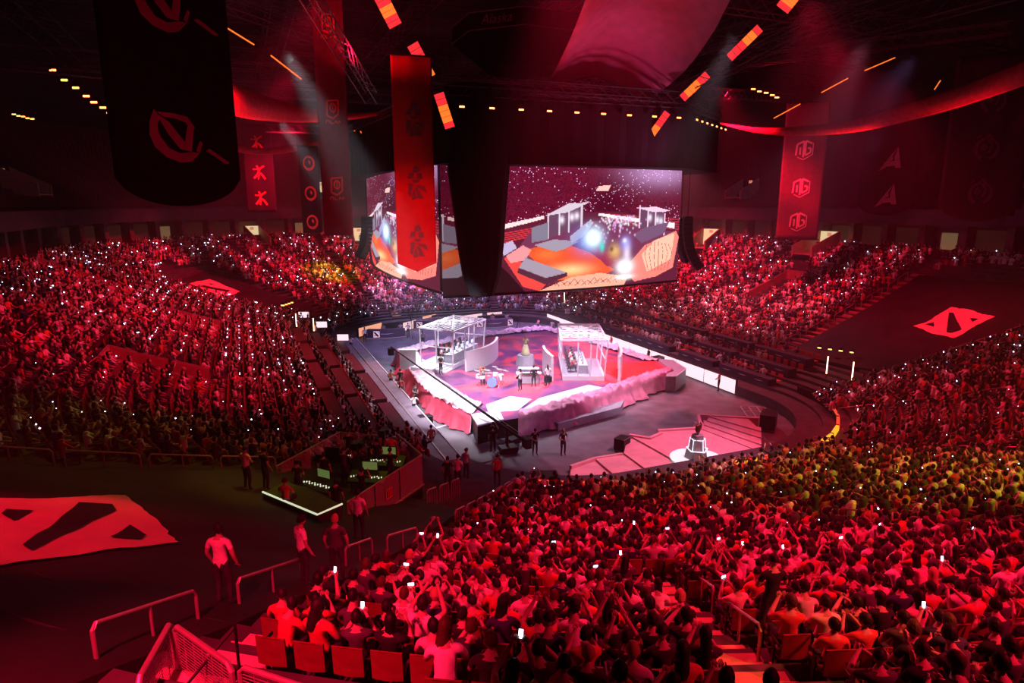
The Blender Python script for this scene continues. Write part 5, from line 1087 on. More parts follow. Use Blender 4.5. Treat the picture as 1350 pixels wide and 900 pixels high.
b = MB(); b.tube([(-9.2, -23.6, .02), (-10.3, -24.6, .02), (-11.8, -24.9, .02), (-12.3, -25.8, .02)], .03, 5); tag(b.build('cable', BLK), 'black cable snaking from the crane to the left walkway', 'cable')
# ---- left walkway along the boards and the tables on both sides
WK = mat('walkway_grey', (.20, .16, .20), .6, vary=.2, vs=1.)
o = empty('side_walkway', (-13, -5, 0), 0, 'raised grey walkway with pale edge along the left boards', 'walkway'); MB().box(-1.5, .35, -20.5, 17, 0, .86).build('walkway_deck', WK, o); MB().box(.35, .42, -20.5, 17, .70, .92).build('edge_strip', mat('edge_white', (.7, .6, .66), .5, vary=.1, vs=2), o); MB().box(-.62, -.52, -20.5, 17, .86, .92).build('middle_strip', M['steel'], o)
for i, (y, l) in enumerate(((7.5, 'small lit white screen at the far end of the left walkway'), (12.5, 'small lit white screen beyond the left walkway tables'), (16.2, 'tiny lit white screen in the far left rows'))):
    o = empty('display_screen', (-14.6-1.5*i, y, .86+.6*i), R(-20), l, 'screen'); MB().box(-.6, .6, 0, .06, .7, 1.4).build('housing', BLK, o); MB().box(-.57, .57, -.02, 0, .73, 1.37).build('lit_face', M['ledw'], o); MB().cyl((0, .03), .04, 0, .7, 6).build('stand', BLK, o)
TB = mat('table_dark_red', (.13, .015, .03), .6, vary=.25, vs=1.); TF = mat('table_black', (.03, .03, .05), .5, vary=.2, vs=1.)
for s, nm in ((-1, 'left'), (1, 'right')):
    for r_, (d, z) in enumerate(TROWS):
        ys = (-22.5, -14.9, -6.2, 1.5, 9.8) if s < 0 else (-20.2, -17.2, -9.2, .4, 8.8)
        b = MB(); b.box(13+d-.9, 13+d+1.25, -21.5 if s > 0 else -24, 12.4, 0, z); 
        o = b.build('terrace_step', M['concrete']); 
        if s < 0: o.scale = (-1, 1, 1)
        o.name = 'trim_%d' % (10+r_+(3 if s > 0 else 0)); struct(o, 'wide platform step under the tables', 'step')
        for j, (y0, y1) in enumerate(((-21 if s > 0 else -23.6, -15.2), (-14.3, -9.4 if s > 0 else -6.4), (-7.8 if s > 0 else -5.4, .2 if s > 0 else 1.4), (1.6 if s > 0 else 2.8, 8.6 if s > 0 else 9.6))):
            L = y1-y0; x = s*(13+d-.42); o = empty('long_table', (x, (y0+y1)/2, z), -s*PI/2, '%s long %s table from the close end, %s row up on the %s side' % (place[j], 'dark red' if s < 0 else 'black', place[r_], nm), 'table', '%s side tables' % nm)
            MB().box(-L/2, L/2, -.42, .42, .70, .75).build('tabletop', TB if s < 0 else TF, o); MB().box(-L/2, L/2, -.42*s*0-.46, -.42, 0, .78).build('modesty_panel', TB if s < 0 else TF, o)
            for e in (-1, 1): MB().box(e*L/2-.04, e*L/2+.04, -.40, .40, 0, .7).build('end_panel', TB if s < 0 else TF, o)
            if s > 0:
                for q in range(int(L/1.9)):
                    xx = -L/2+1.0+1.9*q; b = MB(); n = 9; b.add([(xx+t, -.47, .44+.32*t*t) for t in np.linspace(-.5, .5, n)]+[(xx+t, -.47, .50+.08*t*t) for t in np.linspace(.5, -.5, n)], [tuple(range(2*n))]); b.build('swoosh_mark', M['text'], o)
# seats behind the tables (red)
RS = mat('red_seat', (.75, .06, .04), .5, vary=.1, vs=6)
b = MB(); b.box(-.24, .24, -.2, .22, .40, .46).box(-.24, .24, -.27, -.22, .46, .95).box(-.03, .03, -.03, .03, 0, .40); rsm = b.mesh('table_seat', [RS]); nn_ = cc = 0
for s in (-1, 1):
    for r_, (d, z) in enumerate(TROWS):
        y = -23.0 if s < 0 else -20.6
        while y < 9.3:
            x = s*(13+d+.62); o = link('folding_chair', rsm, None, (x, y, z), s*PI/2)
            nn_ += 1; cc = cc+1 if y > (-22.9 if s < 0 else -20.5) else 1; tag(o, '%s red chair from the close end behind the %s row of %s side tables' % (names[cc-1], place[r_], 'left' if s < 0 else 'right'), 'chair', 'red chairs, %s side row %s' % ('left' if s < 0 else 'right', place[r_])); y += .82
# light fixtures at floor level
for (x, y, z, l) in ((14.4, 19.4, 1.4, 'bright vertical light tube at the far right corner, taller one'), (16.3, 18.0, 1.9, 'bright vertical light tube at the far right corner, shorter one'), (18.3, -23.3, 1.9, 'vertical light tube in the red passage at the right'), (18.2, -25.7, 2.0, 'vertical light tube beside the right passage rail'), (-17.0, 12.0, 1.6, 'thin vertical light tube at the far end of the left tables'), (-18.7, 12.6, 2.1, 'second thin vertical light tube at the far left')):
    o = empty('tube_light', (x, y, z), 0, l, 'light'); MB().cyl((0, 0), .045, .35, 1.75, 8).build('light_tube', mat('tube_glow', (.5, .4, .4), .4, emit=(1, .55, .38), es=5), o); MB().cyl((0, 0), .14, 0, .05, 8).cyl((0, 0), .03, 0, .35, 6).build('base', BLK, o)
for j in range(4): lamp((20.6+.35*j, -20.4-.75*j, hz(-20, zrow(8.2))+.9), R(-60), '%s red white floodlight from the left at the tarpaulin foot on the right' % place[j], 'floodlights by the right tarpaulin', False, .8)
for j in range(4): lamp((-19.5+.36*j, 20.6+.5*j, 3.6+.02*j), R(-20), '%s small floodlight from the left under the far left tarpaulin' % place[j], 'floodlights by the far left tarpaulin', False, 1.2)
# ================================================================ tarpaulins with the emblem
def bz(x, y):
    dd = math.hypot(max(abs(x)-4.5, 0), max(abs(y+5)-17, 0))-8.5; return hz(y, zrow(dd)) if dd > D0 else .8
EM_L = ([(-31.06, -39.27), (-27.52, -37.01), (-27.15, -37.77), (-26.44, -39.22), (-25.66, -41.33), (-26.79, -42.28), (-27.66, -43.14), (-28.15, -43.85), (-29.11, -44.96)], [[(-28.45, -38.33), (-27.67, -38.16), (-27.49, -38.67), (-27.86, -39.99), (-28.38, -42.96), (-28.61, -42.64), (-28.6, -41.6)], [(-26.94, -40.1), (-26.48, -40.79), (-26.52, -41.3), (-27.18, -41.36)], [(-29.73, -40.06), (-29.73, -39.69), (-29.21, -39.51), (-29.36, -40.5)]])
EM_R = ([(27.97, -23.07), (28.94, -23.39), (31.79, -23.5), (31.61, -25.25), (31.01, -27.52), (29.59, -27.22), (26.97, -27.13), (27.35, -25.23)], [[(30.87, -23.97), (30.92, -24.31), (28.44, -26.73), (27.7, -26.43), (27.75, -26.01)], [(28.5, -23.69), (29.17, -23.96), (28.31, -24.61)], [(30.3, -26.03), (30.29, -26.74), (29.73, -26.66)]])
EM_F = ([(-29.32, 22.1), (-28.41, 24.22), (-27.3, 26.02), (-25.4, 24.98), (-24.04, 24.06), (-25.94, 19.74), (-27.7, 21.15)], [[(-28.33, 22.0), (-27.75, 22.9), (-25.08, 23.67), (-25.45, 22.47)], [(-27.39, 24.39), (-26.74, 24.4), (-27.14, 23.69)], [(-26.83, 21.17), (-25.95, 21.41), (-26.32, 20.28)]])
def tarp(P, label, n=40, h=.40, fold=.10):
    rows = []
    for i in range(n+1):
        a = Vector(P[0]).lerp(Vector(P[3]), i/n); b = Vector(P[1]).lerp(Vector(P[2]), i/n); row = []
        for j in range(n+1): q = a.lerp(b, j/n); row.append((q.x, q.y, bz(q.x, q.y)+h+fold*noise.noise((q.x*.7, q.y*.7, 2))))
        rows.append(row)
    b = MB(); b.grid(rows); E_ = rows[0]+[r[-1] for r in rows[1:]]+rows[-1][::-1][1:]+[r[0] for r in rows[::-1]][1:]
    b.grid([E_, [(p[0], p[1], p[2]-h-.6) for p in E_]]); return tag(b.build('tarpaulin', M['tarp'], None, True), label, 'tarpaulin')
RG = lambda a, d: (-4.5+(8.5+d)*math.cos(R(a)), -22+(8.5+d)*math.sin(R(a)))
tarp([RG(207, 9.5), RG(230, 9.5), RG(233.2, 29), RG(204, 29)], 'wide black tarpaulin over the close left corner block', 60)
tarp([(19.8, -17.4), (36.5, -17.0), (36.8, -32.5), (20.6, -26.6)], 'black tarpaulin over the right corner block'); tarp([(-15.5, 19), (-31.4, 19.8), (-27.4, 30.0), (-16, 24)], 'black tarpaulin over the far left corner block')
EMP = mat('emblem_fabric', (.85, .35, .38), .7, vary=.06, vs=1.5)
def on_tarp(P, off, name, mt, par):
    """a flat print laid over the folds of the tarpaulin"""
    bm = bmesh.new(); bm.faces.new([bm.verts.new((p[0], p[1], 0)) for p in P])
    for ax in (0, 1):
        v0, v1 = min(p[ax] for p in P), max(p[ax] for p in P); k = v0+.35
        while k < v1:
            n = Vector((1, 0, 0)) if ax == 0 else Vector((0, 1, 0)); bmesh.ops.bisect_plane(bm, geom=bm.verts[:]+bm.edges[:]+bm.faces[:], plane_co=n*k, plane_no=n); k += .35
    for v in bm.verts: v.co.z = bz(v.co.x, v.co.y)+.40+.10*noise.noise((v.co.x*.7, v.co.y*.7, 2))+off
    bmesh.ops.recalc_face_normals(bm, faces=bm.faces[:])
    me = bpy.data.meshes.new(name); bm.to_mesh(me); bm.free(); me.materials.append(mt); o = bpy.data.objects.new(name, me); COL.objects.link(o); o.parent = par; return o
def emblem(E_, label):
    q, marks = E_; o = empty('emblem_cloth', (0, 0, 0), 0, label, 'emblem'); D = []
    for i in range(len(q)):
        a, b = Vector(q[i][:2]), Vector(q[(i+1) % len(q)][:2]); t = (b-a).normalized(); nn = Vector((t.y, -t.x)); n = max(3, int((b-a).length/.22))
        for k in range(n): p = a.lerp(b, k/n); D.append(tuple(p+nn*noise.noise((p.x*5, p.y*5, 0))*(.10 if k else 0)))
    on_tarp(D, .05, 'pale_square', EMP, o)
    for mk in marks: on_tarp(mk, .08, 'dark_mark', M['tarp'], o)
emblem(EM_L, 'large glowing red square emblem with dark slash at the close left corner'); emblem(EM_R, 'red square emblem with dark wedge on the right tarpaulin'); emblem(EM_F, 'small red square emblem on the far left tarpaulin')
# ================================================================ rails, stairs, portals
PR = mat('rail_steel', (.50, .34, .36), .35, .5, vary=.1, vs=6)
def rail(p, q, label, group=None, h=.95, mid=1, name='handrail', mt=None):
    a = Vector((p[0], p[1], bz(*p))); b = Vector((q[0], q[1], bz(*q))); o = empty(name, a, 0, label, 'handrail', group); d = b-a; e = d.normalized()*.12; U = Vector((0, 0, h))
    m = MB(); m.tube([(0, 0, 0), tuple(U*.9), tuple(U+e*.7), tuple(d+U-e*.7), tuple(d+U*.9), tuple(d)], .032, 8); m.build('rail_hoop', mt or PR, o)
    for k in range(mid): t = (k+1)/(mid+1); MB().tube([tuple(d*t), tuple(d*t+U)], .026, 6).build('post', mt or PR, o)
    return o
G = lambda x, y: (x, y)
rail((-25.85, -49.6), (-24.75, -47.5), 'long handrail at the lower left beside the black tarpaulin'); rail((-24.1, -46.6), (-22.8, -44.5), 'handrail left of the ushers at the tarpaulin edge')
rail((-21.6, -43.1), (-20.7, -41.9), 'short handrail right of the dark vested usher'); rail((-20.2, -41.6), (-19.0, -40.4), 'handrail farther down the tarpaulin edge stairs')
for i in range(3): rail(RG(233.6, 12.6-3.2*i), RG(233.8, 10-3.2*i), '%s handrail from the top down the lower corner stairs' % place[i])
rail((-14.0, -47.8), (-14.55, -49.2), 'handrail at the upper end of the orange aisle stairs'); rail((-15.1, -50.1), (-15.9, -51.9), 'handrail at the lower right beside the standing guard')
for i in range(6):
    d0 = 2.2+3.1*i; a = 284.5; c = (4.5, -22); P = lambda d: (c[0]+(8.5+d)*math.cos(R(a)), c[1]+(8.5+d)*math.sin(R(a))); rail(P(d0), P(d0+2.0), '%s handrail from the floor along the right centre aisle' % ordn[i])
for i in range(6): rail((-4.1, -33.5-3.2*i), (-4.1, -35.4-3.2*i), '%s handrail from the floor along the middle aisle' % ordn[i])
for i in range(6):
    d0 = 2.5+3.4*i; P = lambda d: (4.5+(8.5+d)*math.cos(R(-42)), -22+(8.5+d)*math.sin(R(-42))); rail(P(d0), P(d0+2.4), '%s handrail from the floor along the right corner aisle' % ordn[i])
for i in range(5):
    d0 = 6+4.1*i; P = lambda d: (20.4+.92*(d-6), -27.2-.36*(d-6)); rail(P(d0), P(d0+3.6), '%s handrail from the floor along the lower edge of the right tarpaulin' % ordn[i])
for i in range(5): x = 20+3.3*i; rail((x, -16.4), (x+2.7, -16.3), '%s handrail from the floor up the stairs left of the right tarpaulin' % ordn[i])
for i, y in enumerate((-8.6, 1.0)):
    for j in range(3): rail((20.6+2.8*j, y-.3), (22.9+2.8*j, y-.3), '%s handrail up the %s aisle of the right side stand' % (place[j], place[i]))
for i in range(6):
    P = lambda d: RG(206.2, d); d0 = 12+2.6*i; rail(P(d0), P(d0+2.3), '%s rail from the floor in front of the left stand above the tarpaulin' % ordn[i])
# mesh panels at the landing, lower left
MP = [(-25.12, -51.0), (-24.85, -49.85), (-24.80, -49.95), (-24.05, -51.15), (-23.95, -51.2), (-23.15, -51.98), (-23.05, -52.05), (-22.3, -52.9), (-22.2, -53.0), (-21.3, -53.9)]
LZ = 8.52
for i in range(5):
    a, b = Vector((*MP[2*i], LZ)), Vector((*MP[2*i+1], LZ)); o = empty('mesh_barrier', a, 0, '%s red lit mesh barrier panel from the left around the landing' % place[i], 'barrier'); d = b-a; e = d.normalized()*.08; h = 1.0
    MB().tube([(0, 0, 0), (0, 0, h-.08), tuple(Vector((0, 0, h))+e), tuple(d+Vector((0, 0, h))-e), tuple(d+Vector((0, 0, h-.08))), tuple(d)], .04, 8).build('frame_tube', PR, o)
    MB().tube([(0, 0, .12), tuple(d+Vector((0, 0, .12)))], .025, 6).build('bottom_bar', PR, o)
    for k in range(17): z = .17+.048*k; MB().tube([(0, 0, z), tuple(d+Vector((0, 0, z)))], .007, 4, cap=False).build('mesh_wire', PR, o)
    n = int(d.length/.22)
    for k in range(1, n): MB().tube([tuple(d*k/n+Vector((0, 0, .12))), tuple(d*k/n+Vector((0, 0, h)))], .006, 4, cap=False).build('upright_wire', PR, o)
b = MB(); b.prism([(-25.6, -52.6), (-25.05, -50.8), (-24.83, -49.9), (-24.0, -51.05), (-23.1, -51.95), (-21.0, -54.0), (-23, -58), (-27, -58)], 7.6, LZ)
o = b.build('floor_landing', mat('landing_red_concrete', (.65, .42, .42), .7, vary=.15, vs=3)); struct(o, 'concrete landing behind the mesh barriers', 'landing')
b = MB(); b.slab([(-31, -47.2, 9.0), (-28.4, -48.0, 8.7), (-26.4, -50.3, 8.6), (-27, -58, 8.6), (-33, -58, 8.6)], .5); o = b.build('floor_concourse', MATS['landing_red_concrete']); struct(o, 'red lit walkway edge at the lower left corner', 'walkway')
b = MB(); b.tube([(-24.75, -50.9, LZ+.55), (-24.0, -50.4, LZ+1.05)], .02, 5); b.tube([(-24.0, -50.42, LZ), (-24.0, -50.42, LZ+1.1)], .022, 5); b.tube([(-24.75, -50.9, LZ), (-24.75, -50.9, LZ+.6)], .022, 5); tag(b.build('belt_post', BLK), 'thin black belt barrier standing on the red landing', 'barrier')
def steps(pf, n, d0, d1, w_, label, mt='landing_red_concrete', name='aisle_stair'):
    """pf(d) gives a point; broad treads proud of the terraces"""
    a = Vector(pf(d0)); b = Vector(pf(d1)); o = empty(name, (0, 0, 0), 0, label, 'stairs'); t = (b-a).normalized(); s = Vector((-t.y, t.x))*w_/2
    for k in range(n):
        p = a.lerp(b, k/n); q = a.lerp(b, (k+1)/n); z = bz(p.x, p.y)+.30; P = [p-s, q-s, q+s, p+s]
        m = MB(); m.prism([(v.x, v.y) for v in P], z-.35, z+.02+.0*k); m.build('tread', MATS[mt], o)
    return o
mat('stair_edge_red', (.40, .10, .10), .6, vary=.2, vs=3); mat('stair_lit_yellow', (.55, .45, .20), .6, vary=.2, vs=3); mat('stair_dim', (.14, .06, .07), .7, vary=.2, vs=3)  # tread colours carry the aisle light: yellow for lit, dark for dim
steps(lambda d: RG(234.6, d), 22, 16.5, 27.0, 1.2, 'red lit stairs beside the lower left handrails')
steps(lambda d: RG(234.6, d), 14, 8.5, 15.2, 1.2, 'dark red stairs lower down at the corner of the platform', 'stair_edge_red')
steps(lambda d: RG(248.4, d), 20, 17.5, 27.0, 1.1, 'orange lit aisle stairs at the bottom beside the standing guard', 'stair_lit_yellow')
steps(lambda d: (13+d, -16.6), 22, 7.2, 24.5, 1.2, 'stairs left of the right tarpaulin', 'stair_edge_red')
steps(lambda d: (-5.6, 20.5+d), 26, 1.8, 23.0, 1.1, 'brightly lit, yellow tinted stairs down the far stand toward the left', 'stair_lit_yellow')
steps(lambda d: (4.5+(8.5+d)*math.cos(R(72)), 12+(8.5+d)*math.sin(R(72))), 24, 1.8, 23, 1.1, 'dim stairs down the far stand behind the fabric column', 'stair_dim')
steps(lambda d: (13+d, -8.6), 12, 7.4, 14, 1.1, 'stairs up the first aisle of the right side stand', 'stair_edge_red'); steps(lambda d: (13+d, 1.0), 20, 7.4, 25, 1.1, 'stairs up the second aisle of the right side stand', 'stair_dim')
# recessed stairwells with parapets
WR = mat('parapet_red', (.40, .13, .15), .6, vary=.15, vs=1.5)
def well(x0, x1, y0, y1, label, horiz=True, h=.95):
    o = empty('stairwell', ((x0+x1)/2, (y0+y1)/2, 0), 0, label, 'stairwell'); cx, cy = (x0+x1)/2, (y0+y1)/2; wd = .18
    def wall(a, b, nm='parapet_wall'):
        n = 8; P = [Vector(a).lerp(Vector(b), k/n) for k in range(n+1)]; t = (Vector(b)-Vector(a)).normalized(); s = Vector((-t.y, t.x))*wd/2
        m = MB(); m.grid([[(p.x+u.x-cx, p.y+u.y-cy, z) for p in P for z in ()] or [(p.x+u.x-cx, p.y+u.y-cy, bz(p.x, p.y)+dz) for p in P] for u, dz in ((-s, -.4), (-s, h), (s, h), (s, -.4))])
        for e in (0, -1): p = P[e]; m.add([(p.x+u.x-cx, p.y+u.y-cy, bz(p.x, p.y)+dz) for u, dz in ((-s, -.4), (-s, h), (s, h), (s, -.4))], [(0, 1, 2, 3)])
        m.build(nm, WR, o); c = MB(); c.tube([(p.x-cx, p.y-cy, bz(p.x, p.y)+h+.06) for p in P], .035, 5); c.build('coping_rail', PR, o)
    wall((x0, y0), (x1, y0)); wall((x0, y1), (x1, y1))
    hi = x0 if abs(x0) > abs(x1) else x1; wall((hi, y0), (hi, y1)); m = MB(); m.add([(x0-cx, y0-cy, bz(x0, cy)+.03), (x1-cx, y0-cy, bz(x1, cy)+.03), (x1-cx, y1-cy, bz(x1, cy)+.03), (x0-cx, y1-cy, bz(x0, cy)+.03)], [(0, 1, 2, 3)]); m.build('well_floor', M['tarp'], o)
    return o
well(-31.3, -26.0, -18.2, -15.3, 'red walled stairwell in the left stand nearest the camera'); well(-30.2, -25.8, .9, 3.5, 'red walled stairwell farther along the left stand'); well(27.2, 33.6, -6.5, -3.5, 'bright red walled stairwell high in the right stand')
well(-40, -34, 6.2, 8.8, 'dim stairwell near the top of the left stand')
WG = mat('portal_wall', (.35, .20, .16), .7, vary=.2, vs=2); PG = mat('portal_glow', (.3, .3, .2), .6, emit=(.85, .75, .40), es=.8)
def portal(x, y, nx, ny, w_, L, label, z=None, lit=True):
    z = bz(x, y) if z is None else z; a = math.atan2(ny, nx); o = empty('entrance_portal', (x, y, z), a, label, 'portal')
    for s in (-1, 1): m = MB(); m.add([(-L, s*w_/2, -.6), (0, s*w_/2, -.3), (0, s*w_/2, 2.3), (-L, s*w_/2, .6), (-L, s*(w_/2+.2), -.6), (0, s*(w_/2+.2), -.3), (0, s*(w_/2+.2), 2.3), (-L, s*(w_/2+.2), .6)], [(0, 1, 2, 3), (7, 6, 5, 4), (3, 2, 6, 7), (0, 3, 7, 4)]); m.build('side_wall', WG, o)
    MB().box(-.02, .1, -w_/2, w_/2, -.2, 2.2).build('back_glow' if lit else 'back_panel', PG if lit else BLK, o); MB().box(-L, 0, -w_/2, w_/2, -.4, -.3).build('portal_floor', WG, o)
    MB().box(-.1, .1, -.28, .28, 1.65, 2.05).build('exit_sign', mat('exit_glow', (.3, .3, .3), .5, emit=(.9, .35, .2), es=.6), o)
    return o
portal(-6, 46.6, 0, 1, 2.1, 2.6, 'lit entrance portal at the top of the bright far stairs'); portal(-21.9, 44.6, -.48, .88, 2.1, 3.0, 'lit entrance portal in the far left corner'); portal(40.6, -2.6, 1, 0, 2.6, 4.2, 'greenish lit entrance portal high in the right stand'); portal(39.3, 16.8, .93, .36, 2.4, 4., 'entrance portal in the far right corner of the lower stand')
for i, (u, l) in enumerate(((.42, 'upper deck portal behind the wing banner on the right'), (.08, 'bright upper deck portal at the right edge of the deck'), (1.05, 'upper deck portal beside the hexagon banner'), (1.35, 'upper deck portal above the right end of the near screen'), (3.1, 'upper deck portal between the ring and fighter banners'), (3.9, 'dim upper deck portal at far left'))):
    (x, y), n = station(u, 31.5); portal(x, y, n[0], n[1], 2.6, 3.4, l, 16.6, i in (1, 4))
(x, y), n = station(.08, 30.0); person((x, y, 15.8), math.atan2(-n[1], -n[0]), 'walk', 'silhouetted visitor walking past the bright upper deck portal', 3); (x, y), n = station(.42, 29.4); person((x, y, 15.6), math.atan2(-n[1], -n[0]), 'stand', 'visitor in white top by the upper deck portal behind the wing banner', 0)
person((39.2, -2.3, bz(39.2, -2.3)+.1), PI, 'stand', 'attendant in dark clothes inside the greenish portal at right', 3); person((-5.9, 45.6, bz(-5.9, 45.6)+.1), -PI/2, 'stand', 'attendant standing in the lit portal at the top of the far stairs', 3)
# ================================================================ raised camera platform in the close left corner
PZ = 3.3; CP = [(-20.7, -36.8), (-17.0, -33.4), (-17.4, -30.4), (-19.8, -28.5), (-22.9, -31.8)]
cpf = empty('camera_platform', (0, 0, 0), 0, 'raised black camera platform with tinted glass sides in the left corner', 'platform'); m = MB(); m.prism([p for p in CP], .2, PZ); m.build('skirted_deck', M['black'], cpf)
m = MB(); m.tube([(-20.75, -36.85, PZ-.0), (-16.95, -33.4, PZ)], .05, 5); m.build('edge_rail', PR, cpf)
def glass(a, b, k, n, h=1.15):
    for i in range(n):
        p = Vector(a).lerp(Vector(b), i/n+.01); q = Vector(a).lerp(Vector(b), (i+1)/n-.01); MB().slab([(p.x, p.y, PZ+.05), (q.x, q.y, PZ+.05), (q.x, q.y, PZ+h), (p.x, p.y, PZ+h)], .02).build('glass_pane', M['glass'], cpf)
        MB().tube([(p.x, p.y, PZ), (p.x, p.y, PZ+h+.05)], .03, 4).build('glass_post', PR, cpf)
    MB().tube([(a[0], a[1], PZ+h+.03), (b[0], b[1], PZ+h+.03)], .035, 5).build('top_rail', PR, cpf)
glass(CP[0], CP[1], 0, 3, 1.35); glass(CP[1], CP[2], 1, 1, 1.35); glass(CP[3], CP[4], 2, 4); glass(CP[2], CP[3], 3, 1)
m = MB(); p = Vector(CP[0]).lerp(Vector(CP[1]), .5); d_ = (Vector(CP[1])-Vector(CP[0])).normalized(); nn = Vector((d_.y, -d_.x))*.05
for (x0, x1, z0, z1) in ((-.22, .22, .82, .88), (-.22, -.16, .5, .88), (.16, .22, .5, .88), (-.22, .22, .46, .52), (-.08, -.02, .55, .8), (.04, .1, .55, .8)): m.add([(p.x+d_.x*x+nn.x, p.y+d_.y*x+nn.y, PZ+z) for x, z in ((x0, z0), (x1, z0), (x1, z1), (x0, z1))], [(0, 1, 2, 3)])
m.build('red_crest_print', PRD, cpf)
GL = mat('tape_glow', (.5, .5, .4), .5, emit=(.8, .9, .6), es=.8)
ct = empty('tape_lit_counter', (0, 0, 0), 0, 'dark green counter outlined with pale light tape before the platform', 'counter'); C4 = [(-23.5, -35.5), (-21.85, -38.1), (-20.95, -37.6), (-22.6, -34.8)]
zc = max(bz(*p) for p in C4)+.62; m = MB(); m.prism(C4, 3.2, zc); m.build('counter_body', mat('green_counter', (.03, .06, .02), .6, vary=.3, vs=2), ct); m = MB(); m.tube([(p[0], p[1], zc+.03) for p in (C4[0], C4[1], C4[2])], .035, 4); m.build('light_tape', GL, ct)
ops = [(-20.15, -32.2, 40, 'cam', 'camera operator in dark green behind the platform camera', 4, 'cap'), (-18.6, -31.6, 60, 'stand', 'tall dark figure standing on the platform by the far glass', 3, 'short'), (-18.3, -33.0, 70, 'hands', 'technician in black at the right console on the platform', 3, 'short'), (-22.1, -32.9, 50, 'hands', 'technician in grey standing at the left glass end', 9, 'short'),
 (-21.0, -32.4, 60, 'stand', 'technician in black at the centre of the platform', 3, 'short'), (-19.8, -34.7, 60, 'cam', 'operator in black bent over the near console', 3, 'short'), (-19.6, -30.0, 60, 'stand', 'tall operator with headset by the far corner of the platform', 3, 'cap'), (-20.9, -35.4, 60, 'stand', 'dark figure at the near left platform corner', 3, 'short'), (-17.9, -31.3, 80, 'hands', 'technician in maroon near the red glass end', 2, 'short')]
for i, (x, y, f, p, l, s, k) in enumerate(ops): person((x, y, PZ), R(f), p, l, s, i % 2, k, i)
def console(x, y, rz, label):
    o = empty('mixing_console', (x, y, PZ), R(rz), label, 'console'); m = MB(); m.add([(-.8, -.3, .75), (.8, -.3, .75), (.8, .35, 1.0), (-.8, .35, 1.0), (-.8, -.3, .65), (.8, -.3, .65), (.8, .35, .65), (-.8, .35, .65)], [(0, 1, 2, 3), (7, 6, 5, 4), (0, 4, 5, 1), (2, 6, 7, 3), (1, 5, 6, 2), (0, 3, 7, 4)]); m.build('console_body', BLK, o)
    for s in (-.7, .7): MB().tube([(s, 0, 0), (s, 0, .66)], .04, 4).build('leg', BLK, o)
    m = MB()
    for k in range(14): m.box(-.7+.1*k, -.66+.1*k, -.1+.05*(k % 3), -.05+.05*(k % 3), .84, .90)
    m.build('fader_lights', GL, o); MB().box(-.35, .35, .36, .40, 1.0, 1.4).build('monitor_housing', BLK, o); MB().box(-.32, .32, .355, .36, 1.03, 1.37).build('monitor_face', mat('monitor_green', (.1, .1, .1), .4, emit=(.5, .8, .2), es=.15), o)
console(-19.4, -33.6, -30, 'mixing console nearest the crested glass'); console(-18.3, -32.2, -30, 'mixing console by the right glass end'); console(-21.4, -33.6, -50, 'mixing console near the left end of the platform'); console(-20.3, -30.7, 150, 'mixing console along the far glass')
def pcam(x, y, f, label, h=1.5):
    tripod_camera(x, y, f, label, h); o = [o for o in COL.objects if o.get('label') == label][0]; o.location.z = PZ
pcam(-19.5, -31.9, R(-40), 'large broadcast camera on the platform under the operator in green'); pcam(-18.1, -30.7, R(-30), 'broadcast camera at the far right platform corner')
for i, (x, y, f, p, l, s) in enumerate(((-24.0, -34.2, 40, 'hands', 'steward in pale red shirt at the top left of the counter', 5), (-23.35, -34.0, 30, 'stand', 'steward in black beside the pale shirted one', 3), (-22.75, -36.6, 60, 'lap', 'person in bright orange red seated at the counter corner', 2))): person((x, y, bz(x, y)+(.3 if p != 'lap' else .25)), R(f), p, l, s, i, 'short', i)
# red crowd barriers and lower passage
for i in range(7):
    t = i/7; a = (-17.0+5.2*t, -38.1+6.2*t); b = (-17.0+5.2*(t+.125), -38.1+6.2*(t+.125)); o = rail(a, b, '%s red crowd barrier from the top of the lower corner fence' % ordn[i], None, 1.0, 4, 'crowd_barrier')
for i in range(3): rail((-17.2+.8*i, -34.9+.9*i), (-16.6+.8*i, -34.2+.9*i), '%s red barrier beside the platform foot' % place[i], None, 1.0, 3, 'crowd_barrier')
for i, (x, y, f, p, l, s) in enumerate(((-15.2, -31.2, 60, 'stand', 'steward in dark jacket in the red passage by the platform', 3), (-14.5, -30.6, 50, 'hands', 'steward in white shirt in the red passage', 0), (-13.5, -28.9, 30, 'stand', 'steward in pale hoodie at the walkway end', 1), (-12.3, -30.3, 60, 'stand', 'person in red cap at the lower floor edge', 2))): person((x, y, bz(x, y)+.02), R(f), p, l, s, i % 3, 'cap' if i == 3 else 'short', i)
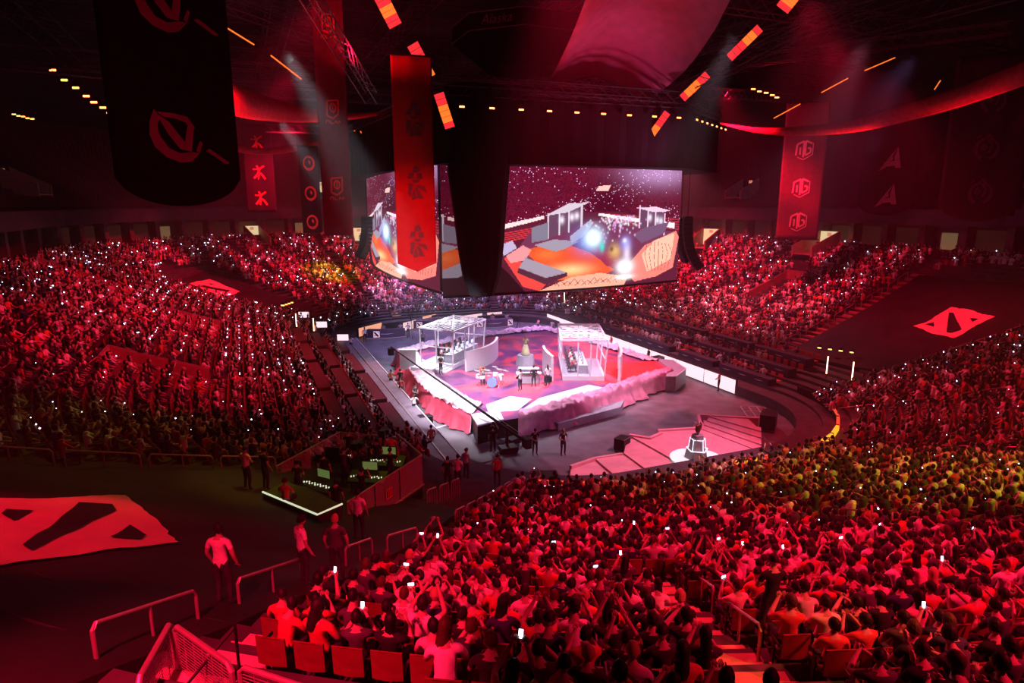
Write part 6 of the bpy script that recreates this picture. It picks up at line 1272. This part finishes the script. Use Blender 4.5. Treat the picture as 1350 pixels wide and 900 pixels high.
# ushers standing at the tarpaulin edge and guard in the aisle
person((-24.35, -46.5, bz(-24.35, -46.5)+.35), R(60), 'stand', 'usher in patterned white shirt standing at the tarpaulin edge, seen from behind', (.75, .66, .66), 0, 'short', 1)
person((-22.75, -44.7, bz(-22.75, -44.7)+.32), R(20), 'stand', 'usher in white long sleeved shirt beside the dark vested one', 0, 1, 'short', 2); person((-21.95, -44.35, bz(-21.95, -44.35)+.32), R(70), 'stand', 'usher in dark vest with pale hair seen from behind', 4, 3, 'short', 0)
person((-20.75, -39.9, bz(-20.75, -39.9)+.32), R(60), 'stand', 'usher in white shirt farther down by the platform wall', 0, 1, 'short', 0); person((-15.1, -51.3, bz(-15.1, -51.3)+.35), R(75), 'hands', 'guard in black standing in the orange lit aisle stairs', 3, 0, 'cap', 0)
for i, (x, y, s) in enumerate(((-11.8, -45.4, 3), (-10.9, -44.8, 9), (-9.9, -45.1, 3), (-12.5, -46.3, 4))): person((x, y, bz(x, y)+.3), R(75), 'stand', '%s of four dark clothed spectators standing among the seated rows' % place[i], s, i % 3, 'short', i, 'standing spectators in the near stand')
# lit boards along the near floor edge
LY = mat('led_yellow', (.1, .05, .01), .4, emit=(1, .42, .02), es=1.3); LR = mat('led_scarlet', (.1, .02, .01), .4, emit=(1, .06, .03), es=1.2)
nb = 0
for k in range(22):
    u = 5.62+k*.105; (x, y), n = station(u, 2.5); (x2, y2), n2 = station(u+.098, 2.5)
    if u+.098 > 7.95: break
    L = math.dist((x, y), (x2, y2)); o = empty('edge_board', (x, y, bz(x, y)-.05), math.atan2(y2-y, x2-x), '%s lit board from the left along the near floor edge' % ordn[k], 'edge board', 'lit boards along the near floor edge'); mt = LY if k in (2, 9, 10, 15, 16) else (LR if k in (0, 1, 3, 7, 8, 11, 14, 17, 18) else BLK)
    MB().box(0, L, -.05, .05, 0, .6).build('housing', BLK, o); MB().box(.02, L-.02, .05, .07, .1, .55).build('inner_face', BLK, o); MB().box(.02, L-.02, -.06, .12, .605, .625).build('top_strip', mt, o); MB().box(.02, L-.02, -.08, -.05, .15, .58).build('lit_face', mt, o)
# ================================================================ haze of the stage smoke, filling the hall
m = bpy.data.materials.new('stage_haze'); m.use_nodes = True; nt = m.node_tree; nt.nodes.clear()
vo = nt.nodes.new('ShaderNodeVolumeScatter'); vo.inputs['Color'].default_value = (1, 1, 1, 1); vo.inputs['Density'].default_value = .0011; vo.inputs['Anisotropy'].default_value = .25
ou = nt.nodes.new('ShaderNodeOutputMaterial'); nt.links.new(vo.outputs[0], ou.inputs['Volume'])
b = MB(); b.prism([station(u, 45.8)[0] for u in US], .01, 36.3); o = b.build('haze', m); tag(o, 'thin haze of stage smoke filling the hall', 'haze', kind='stuff'); o.display_type = 'WIRE'
